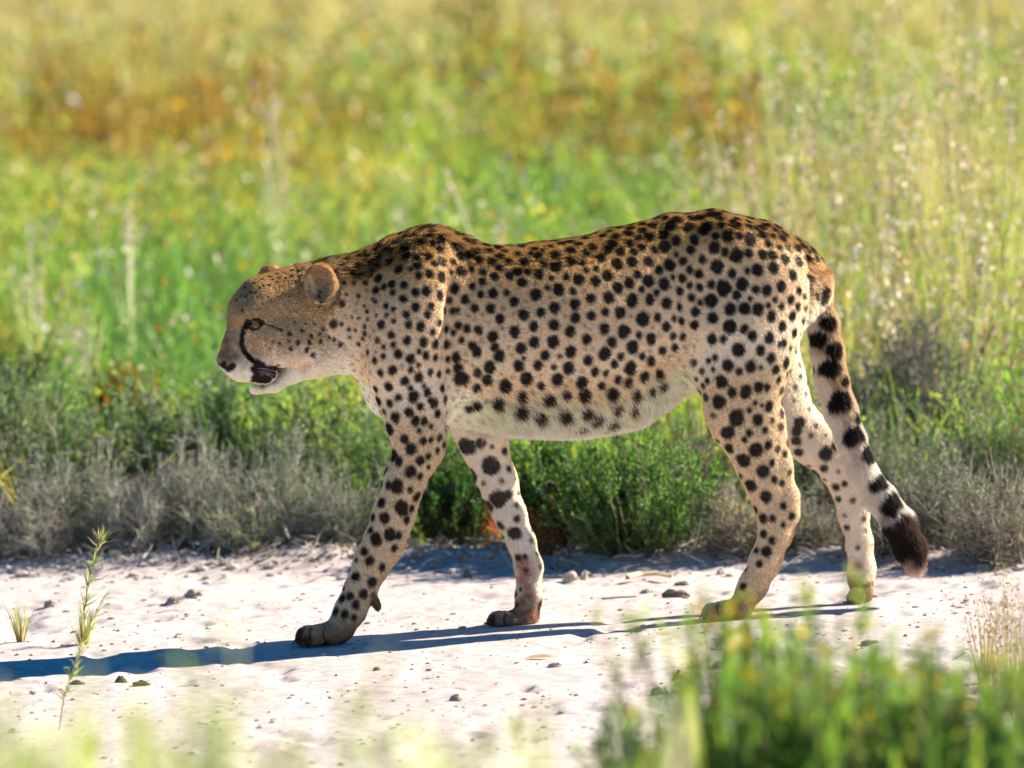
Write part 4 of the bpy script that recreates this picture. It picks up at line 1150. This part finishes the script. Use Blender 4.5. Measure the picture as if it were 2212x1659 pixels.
HZ = (FB.at(560, 800)[2], FB.at(560, 735)[2])
def coat(P, G, top, bot, Nn):
    n1 = fbm(P[:, 0] * 60 + P[:, 1] * 13, P[:, 2] * 60, 5, 3) - 0.5
    n2 = fbm(P[:, 0] * 260, P[:, 2] * 260 + P[:, 1] * 90, 9, 2) - 0.5
    t = (P[:, 2] - bot) / (top - bot) + n1 * 0.12
    C = ramp(t, [-.05, .08, .24, .5, .74, .9, 1.0], [(.88, .78, .65), (.87, .76, .60), (.80, .62, .41), (.70, .52, .335), (.63, .44, .25), (.54, .325, .13), (.44, .26, .09)])
    leg = np.isin(G, (2, 3, 4, 5))
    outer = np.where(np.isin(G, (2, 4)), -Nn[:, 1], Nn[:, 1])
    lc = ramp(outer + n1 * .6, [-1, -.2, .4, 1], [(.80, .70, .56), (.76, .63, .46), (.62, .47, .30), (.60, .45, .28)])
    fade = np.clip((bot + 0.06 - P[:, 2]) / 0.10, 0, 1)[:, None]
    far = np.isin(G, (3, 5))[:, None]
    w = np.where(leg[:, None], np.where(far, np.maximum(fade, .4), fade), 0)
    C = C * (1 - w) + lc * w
    # toes dustier
    dust = np.clip((0.062 - P[:, 2] + n1 * .03) / 0.045, 0, 1)[:, None] * leg[:, None] * .85
    C = C * (1 - dust) + np.array((.30, .14, .065)) * dust
    # head
    hd = G == 1
    if hd.any():
        u, v = project(FB.wld(P[hd]))
        hc = ramp(v + n1[hd] * 25 + (u - 600) * .12, [575, 610, 650, 700, 745, 775, 800], [(.50, .29, .11), (.52, .32, .14), (.50, .34, .18), (.52, .36, .20), (.58, .42, .26), (.74, .62, .48), (.82, .72, .60)])
        bridge = np.clip((545 - u) / 40, 0, 1)[:, None] * np.clip((800 - v) / 30, 0, 1)[:, None]
        hc = hc * (1 - bridge * .7) + np.array((.50, .335, .19)) * bridge * .7
        C[hd] = hc
    tl = G == 6
    if tl.any():
        under = np.clip((-.2 - (Nn[tl, 0] * .8 + Nn[tl, 2] * .5)) * 1.4 + .4 + n1[tl] * 1.2, 0, 1)[:, None]
        hfall = np.clip((0.46 - P[tl, 2]) / .2, 0, 1)[:, None]
        tc = np.array((.58, .42, .25)) * (1 - np.maximum(under, hfall)) + np.array((.80, .74, .66)) * np.maximum(under, hfall)
        C[tl] = tc
    tone = np.where(leg, np.where(np.isin(G, (3, 5)), 1.05, 1.12), np.where(G == 1, np.interp(P[:, 2], [HZ[0], HZ[1]], [1.2, 1.0]), np.where(tl, 1.05, np.interp(t, [.05, .3, .8, 1.0], [1.25, 1.16, 1.10, 1.0]))))
    C *= (1 + n2 * .12 + n1 * .14)[:, None] * tone[:, None]
    apply(C, P, M_BRIDGE, (.17, .10, .062), .8, .85)
    apply(C, P, M_PALEEYE, (.60, .47, .34), .8, .55)
    apply(C, P, M_EARIN, (.25, .175, .13), .8, .75)  # tan-grey inner ear, with the shadow inside the cup painted in
    apply(C, P, M_PINK, (.75, .36, .24), .8, .4)
    apply(C, P, M_PINKLEG, (.50, .18, .085), .9, .85)
    # spots
    K = np.array([s[0] for s in spots]); R = np.array([s[1] for s in spots]); D = np.array([s[3] for s in spots]); X = np.array([s[2] for s in spots])
    cell = 0.05
    key = np.floor((P - lo) / cell).astype(int)
    kk = key[:, 0] * 10000 + key[:, 1] * 100 + key[:, 2]
    order = np.argsort(kk, kind='stable')
    ks = kk[order]
    cuts = np.nonzero(np.diff(ks))[0] + 1
    A = np.zeros(len(P), np.float32)
    wob = n2 * .30 + n1 * .45
    for ch in np.split(order, cuts):
        c0 = P[ch].min(0); c1 = P[ch].max(0)
        m = np.nonzero(((K > c0 - .032) & (K < c1 + .032)).all(1))[0]
        if not len(m): continue
        d = P[ch][:, None] - K[m][None]
        d[..., 2] /= np.maximum(X[m], 1.0)
        e = np.linalg.norm(d, axis=2) / R[m][None] + wob[ch][:, None]
        s = np.minimum(0.0028 / R[m], .5)[None]
        a = np.clip((1.02 + s - e) / (2 * s), 0, 1) * D[m][None]
        A[ch] = a.max(1)
    bright = np.clip((0.30 - t) / .3, 0, 1)
    dark = np.array((.012, .0075, .005))[None] + (bright * .05 * (G == 0))[:, None] * np.array((1, .75, .5))
    A = (A * .985)[:, None]
    C = C * (1 - A) + dark * A
    # dark tail end, pale tip
    if tl.any():
        z = P[:, 2]
        u, v = project(FB.wld(P[tl]))
        w = np.clip((v + n1[tl] * 50 - 1098 - (1945 - u) * .4) / 18, 0, 1) * np.clip((1232 + n1[tl] * 40 - v) / 16, 0, 1)
        side = np.clip((v - (u - 1940) * 1.0 - 1130) / 60 + .5, 0.25, 1)
        tipc = np.array((.030, .018, .014))[None] * side[:, None] + np.array((.12, .07, .05))[None] * (1 - side[:, None])
        C[tl] = C[tl] * (1 - w[:, None]) + tipc * w[:, None]
        w2 = np.clip((v + n1[tl] * 70 + (u - 1960) * .45 - 1204) / 26, 0, 1)[:, None]
        C[tl] = C[tl] * (1 - w2) + np.array((.68, .50, .38)) * w2
    apply(C, P, M_BLOOD, (.11, .030, .016), .5, .85)
    apply(C, P, M_TOE, (.05, .028, .018), .6, .85)  # shade in the gaps between toes, painted as dark lines
    apply(C, P, M_RUMP, (.74, .64, .50), .7, .8)
    apply(C, P, M_EARTUFT, (.70, .60, .46), .8, .7)
    apply(C, P, M_EARRIM, (.56, .42, .27), .8, .7)  # pale tan rim, with its sunlit edge painted in
    apply(C, P, M_EARSHADE, (.12, .08, .05), .6, .7)  # shadow behind the ear, painted into the coat
    apply(C, P, M_EARDK, (.03, .02, .015), .5, .9)  # shade deep at the foot of the ear, painted near black
    apply(C, P, M_TEAR, (.014, .009, .007), .25)
    apply(C, P, M_EYE, (.012, .008, .007), .3)
    apply(C, P, M_EYELINE, (.05, .032, .02), .6, .75)
    apply(C, P, M_MOUTH, (.020, .010, .008), .35)
    apply(C, P, M_NOSE, (.014, .011, .012), .3)
    return np.clip(C, 0.005, .92)

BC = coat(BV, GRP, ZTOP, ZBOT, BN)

def mat_fur(name, trans):
    m, t, N, L = mat_new(name)
    a = N('ShaderNodeAttribute'); a.attribute_name = "Col"
    d = N('ShaderNodeBsdfDiffuse'); tr = N('ShaderNodeBsdfTranslucent'); g = N('ShaderNodeBsdfGlossy')
    g.inputs['Roughness'].default_value = 0.45
    L(a.outputs['Color'], d.inputs[0]); L(a.outputs['Color'], tr.inputs[0])
    x = N('ShaderNodeMixShader'); x.inputs[0].default_value = trans
    L(d.outputs[0], x.inputs[1]); L(tr.outputs[0], x.inputs[2])
    y = N('ShaderNodeMixShader'); y.inputs[0].default_value = 0.012
    L(x.outputs[0], y.inputs[1]); L(g.outputs[0], y.inputs[2])
    o = N('ShaderNodeOutputMaterial'); L(y.outputs[0], o.inputs[0])
    return m
M_COAT = mat_fur("coat", 0.0)
M_FUR = mat_fur("fur", 0.55)

cheetah = empty("cheetah", tuple(FB.O), "spotted cheetah walking left across the pale dirt track with lowered head", "cheetah")
BW = FB.wld(BV)
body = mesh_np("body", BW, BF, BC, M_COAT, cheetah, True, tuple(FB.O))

# ---------------- fur strands, one loose coat
def tail_dir(P):
    pts = np.array([FB.at(u, v, l) for u, v, l, r, w in TAILN])
    mid = (pts[:-1] + pts[1:]) / 2
    dd = pts[1:] - pts[:-1]; dd /= np.linalg.norm(dd, axis=1)[:, None]
    return dd[np.linalg.norm(P[:, None] - mid[None], axis=2).argmin(1)]

def make_fur(total):
    tri = np.concatenate([BF[:, [0, 1, 2]], BF[:, [0, 2, 3]]])
    a, b, c = BV[tri[:, 0]], BV[tri[:, 1]], BV[tri[:, 2]]
    ar = np.linalg.norm(np.cross(b - a, c - a), axis=1)
    g = GRP[tri[:, 0]]
    wgt = ar * np.where(BN[tri[:, 0], 1] < .35, 1.0, .45) * np.where(g == 1, 1.5, 1.0) * np.where(g == 6, 1.6, 1.0)
    cs = np.cumsum(wgt); cs /= cs[-1]
    pick = np.searchsorted(cs, rng.random(total))
    r1, r2 = np.sqrt(rng.random(total)), rng.random(total)
    bw = np.stack([1 - r1, r1 * (1 - r2), r1 * r2], 1)
    T = tri[pick]
    P = (BV[T] * bw[..., None]).sum(1)
    Nn = (BN[T] * bw[..., None]).sum(1); Nn /= np.linalg.norm(Nn, axis=1)[:, None] + 1e-9
    G = GRP[T[:, 0]]
    top = (ZTOP[T] * bw).sum(1); bot = (ZBOT[T] * bw).sum(1)
    col = coat(P, G, top, bot, Nn)
    col *= (0.88 + 0.24 * rng.random(total))[:, None]
    # lie of the coat
    D = np.zeros_like(P)
    D[:] = (1.0, 0, -.35)
    leg = np.isin(G, (2, 3, 4, 5)); D[leg] = (.25, 0, -1.0)
    upper = leg & (P[:, 2] > .45); D[upper] = (.55, 0, -.85)
    D[G == 6] = tail_dir(P[G == 6])
    t = (P[:, 2] - bot) / (top - bot)
    u = np.interp(P[:, 0], [FB.at(x, 900)[0] for x in (460, 2010)], [460, 2010])
    Lh = np.full(total, .0042); lift = np.full(total, .30)
    Lh[G == 1] = .0045; lift[G == 1] = .32
    Lh[leg] = .0042
    feet = leg & (P[:, 2] < .06); Lh[feet] = .005
    tl = G == 6
    Lh[tl] = .012 + .010 * np.clip((u[tl] - 1880) / 80, 0, 1); lift[tl] = .55
    tor = G == 0
    ub = np.where(tor, np.clip((u - 930) / 120, 0, 1) * np.clip((1530 - u) / 130, .25, 1), 0) * np.clip((.34 - t) / .34, 0, 1)
    Lh += ub ** 1.5 * .026
    D = D * (1 - ub[:, None]) + np.array((.35, 0, -1.1)) * ub[:, None]
    mane = tor & (t > .86) & (u < 1010) & (np.abs(P[:, 1]) < .055)
    Lh[mane] = .019; lift[mane] = .75
    HF = FH.loc(FB.wld(P))
    eare = np.array([np.linalg.norm(HF - FH.at(688, 618, sg * .075), axis=1) for sg in (-1, 1)]).min(0)
    earm = (G == 1) & (eare < .052) & (np.abs(HF[:, 1]) > .058)
    Lh[earm] = .0055
    nape = (G == 1) & ~earm & (u > 640) & (Nn[:, 2] > .5)
    Lh[nape] = .013; lift[nape] = .6
    tuft = tor & (u > 1725) & (P[:, 2] < top)
    Lh[tuft] = .014
    back = tor & (Nn[:, 2] > .6) & ~mane
    Lh[back] = .009
    # short naked places: nose, lips, eyelids, ear inside
    for M, sh in ((M_NOSE, 0.001), (M_MOUTH, .0025), (M_EYE, .0015), (M_EARIN, .004), (M_TEAR, .004), (M_BRIDGE, .003)):
        if not M: continue
        q = np.array([m[0] for m in M]); rr = np.array([m[1] for m in M])
        box = np.nonzero(((P > q.min(0) - .02) & (P < q.max(0) + .02)).all(1))[0]
        d = (np.linalg.norm(P[box][:, None] - q[None], axis=2) / rr[None]).min(1)
        Lh[box[d < 1.1]] = sh
    Lh *= 0.65 + 0.7 * rng.random(total)
    D = D + rng.normal(0, .22, (total, 3))
    D -= Nn * (D * Nn).sum(1)[:, None]
    D /= np.linalg.norm(D, axis=1)[:, None] + 1e-9
    lift = (lift * (0.6 + .8 * rng.random(total)))[:, None]
    d0 = Nn * (lift + .25) + D * .8; d0 /= np.linalg.norm(d0, axis=1)[:, None]
    d1 = Nn * lift * .4 + D; d1[:, 2] -= .12; d1 /= np.linalg.norm(d1, axis=1)[:, None]
    R0 = P - Nn * .0008
    Lc = Lh[:, None]
    pts = np.stack([R0, R0 + d0 * Lc * .5, R0 + d0 * Lc * .5 + d1 * Lc * .5], 1)
    pts = FB.wld(pts.reshape(-1, 3)) - FB.O
    pts[:, 2] = np.maximum(pts[:, 2], .001)
    hc = bpy.data.hair_curves.new("fur")
    hc.add_curves([3] * total)
    hc.attributes["position"].data.foreach_set("vector", pts.astype(np.float32).ravel())
    rad = np.tile(np.array([.00045, .00040, .00008], np.float32), total) * np.repeat((.8 + .5 * rng.random(total)), 3)
    ra = hc.attributes.get("radius") or hc.attributes.new("radius", 'FLOAT', 'POINT')
    ra.data.foreach_set("value", rad.astype(np.float32))
    ca = hc.attributes.new("Col", 'FLOAT_COLOR', 'CURVE')
    cc = np.ones((total, 4), np.float32); cc[:, :3] = col
    ca.data.foreach_set("color", cc.ravel())
    hc.materials.append(M_FUR)
    o = bpy.data.objects.new("fur", hc)
    COL.objects.link(o)
    o.parent = cheetah
    o["kind"] = "stuff"
    return o
make_fur(NFUR)

# ---------------- eyes, whiskers, claws
def uvsphere(c, r, n=18, m=12, sq=(1, 1, 1)):
    V = [(c[0] + r * sq[0] * math.sin(math.pi * j / m) * math.cos(2 * math.pi * i / n), c[1] + r * sq[1] * math.sin(math.pi * j / m) * math.sin(2 * math.pi * i / n), c[2] + r * sq[2] * math.cos(math.pi * j / m))
         for j in range(m + 1) for i in range(n)]
    Fq = [(j * n + i, (j + 1) * n + i, (j + 1) * n + (i + 1) % n, j * n + (i + 1) % n) for j in range(m) for i in range(n)]
    return np.array(V), np.array(Fq)
m, t, N, L = mat_new("eye")
pb = N('ShaderNodeBsdfPrincipled'); pb.inputs['Roughness'].default_value = .12; pb.inputs['Specular IOR Level'].default_value = .25
at = N('ShaderNodeAttribute'); at.attribute_name = "Col"; L(at.outputs[0], pb.inputs['Base Color'])
oo = N('ShaderNodeOutputMaterial'); L(pb.outputs[0], oo.inputs[0])
M_EYEBALL = m
for sg, e in zip((-1, 1), EYES):
    ew = FH.wld(e)
    V, Fq = uvsphere(ew, .0115, 28, 20)
    look = FH.wld(e + np.array([-.25, sg * .95, -.05])) - ew
    look /= np.linalg.norm(look)
    ang = np.arccos(np.clip(((V - ew) / .0115) @ look, -1, 1))
    c = np.where(ang[:, None] < .15, np.array((.006, .005, .005)), np.where(ang[:, None] < .52, np.array((.30, .13, .05)), np.where(ang[:, None] < .62, np.array((.03, .015, .01)), np.array((.03, .02, .016)))))
    mesh_np("eye", V, Fq, c, M_EYEBALL, cheetah, True, tuple(ew))

def tubes(paths, r0, r1, n=5):
    V, Fq = [], []
    for p in paths:
        p = np.array(p, float)
        k = len(p)
        base = len(V)
        for i in range(k):
            d = p[min(i + 1, k - 1)] - p[max(i - 1, 0)]; d /= np.linalg.norm(d) + 1e-9
            s = np.cross(d, (0.31, .2, .93)); s /= np.linalg.norm(s) + 1e-9
            w = np.cross(d, s)
            r = r0 + (r1 - r0) * i / (k - 1)
            for j in range(n):
                a = 2 * math.pi * j / n
                V.append(p[i] + (s * math.cos(a) + w * math.sin(a)) * r)
        for i in range(k - 1):
            for j in range(n):
                Fq.append((base + i * n + j, base + i * n + (j + 1) % n, base + (i + 1) * n + (j + 1) % n, base + (i + 1) * n + j))
    return np.array(V), np.array(Fq)
wp = []
for sg in (-1, 1):
    for i in range(6):
        b = FH.at(528 + 5 * (i % 3), 790 + 5 * (i // 3), 0); b[1] = sg * .035
        ln = .05 + .02 * random.random()
        q = [b + np.array([ln * tt * .75, sg * ln * tt * .55, -ln * (.10 + .09 * (i // 3)) * tt - .012 * tt * tt]) for tt in (0, .33, .66, 1)]
        wp.append([FH.wld(x) for x in q])
V, Fq = tubes(wp, .00028, .00006, 3)
M_WHISK = mat_plain("whisker", (.75, .68, .58), .4, bump=0)
tag(mesh_np("whiskers", V, Fq, None, M_WHISK, cheetah, True, tuple(FB.O)), kind="stuff")
M_CLAW = mat_plain("claw", (.05, .035, .028), .35, bump=0)
for (u, v, l, ang, sc) in ((716, 1368, -.064, 4, 1.06), (1122, 1338, .080, 0, .96), (1584, 1316, -.065, 6, .95), (1861, 1262, .069, 62, .80)):
    ca, sa = math.cos(math.radians(ang)), math.sin(math.radians(ang))
    for dl, reach in ((-.027, -34), (-.010, -48), (.010, -48), (.027, -34)):
        def PP(a, b):
            q = FB.at(u + sc * (a * ca + b * sa), v + sc * (-a * sa + b * ca), l + dl)
            q[2] = max(q[2], .004)
            return FB.wld(q)
        V, Fq = tubes([[PP(reach - 20, 6), PP(reach - 27, 9), PP(reach - 32, 16)]], .0032, .0008, 6)
        mesh_np("claw", V, Fq, None, M_CLAW, cheetah, True, tuple(PP(reach - 20, 6)))
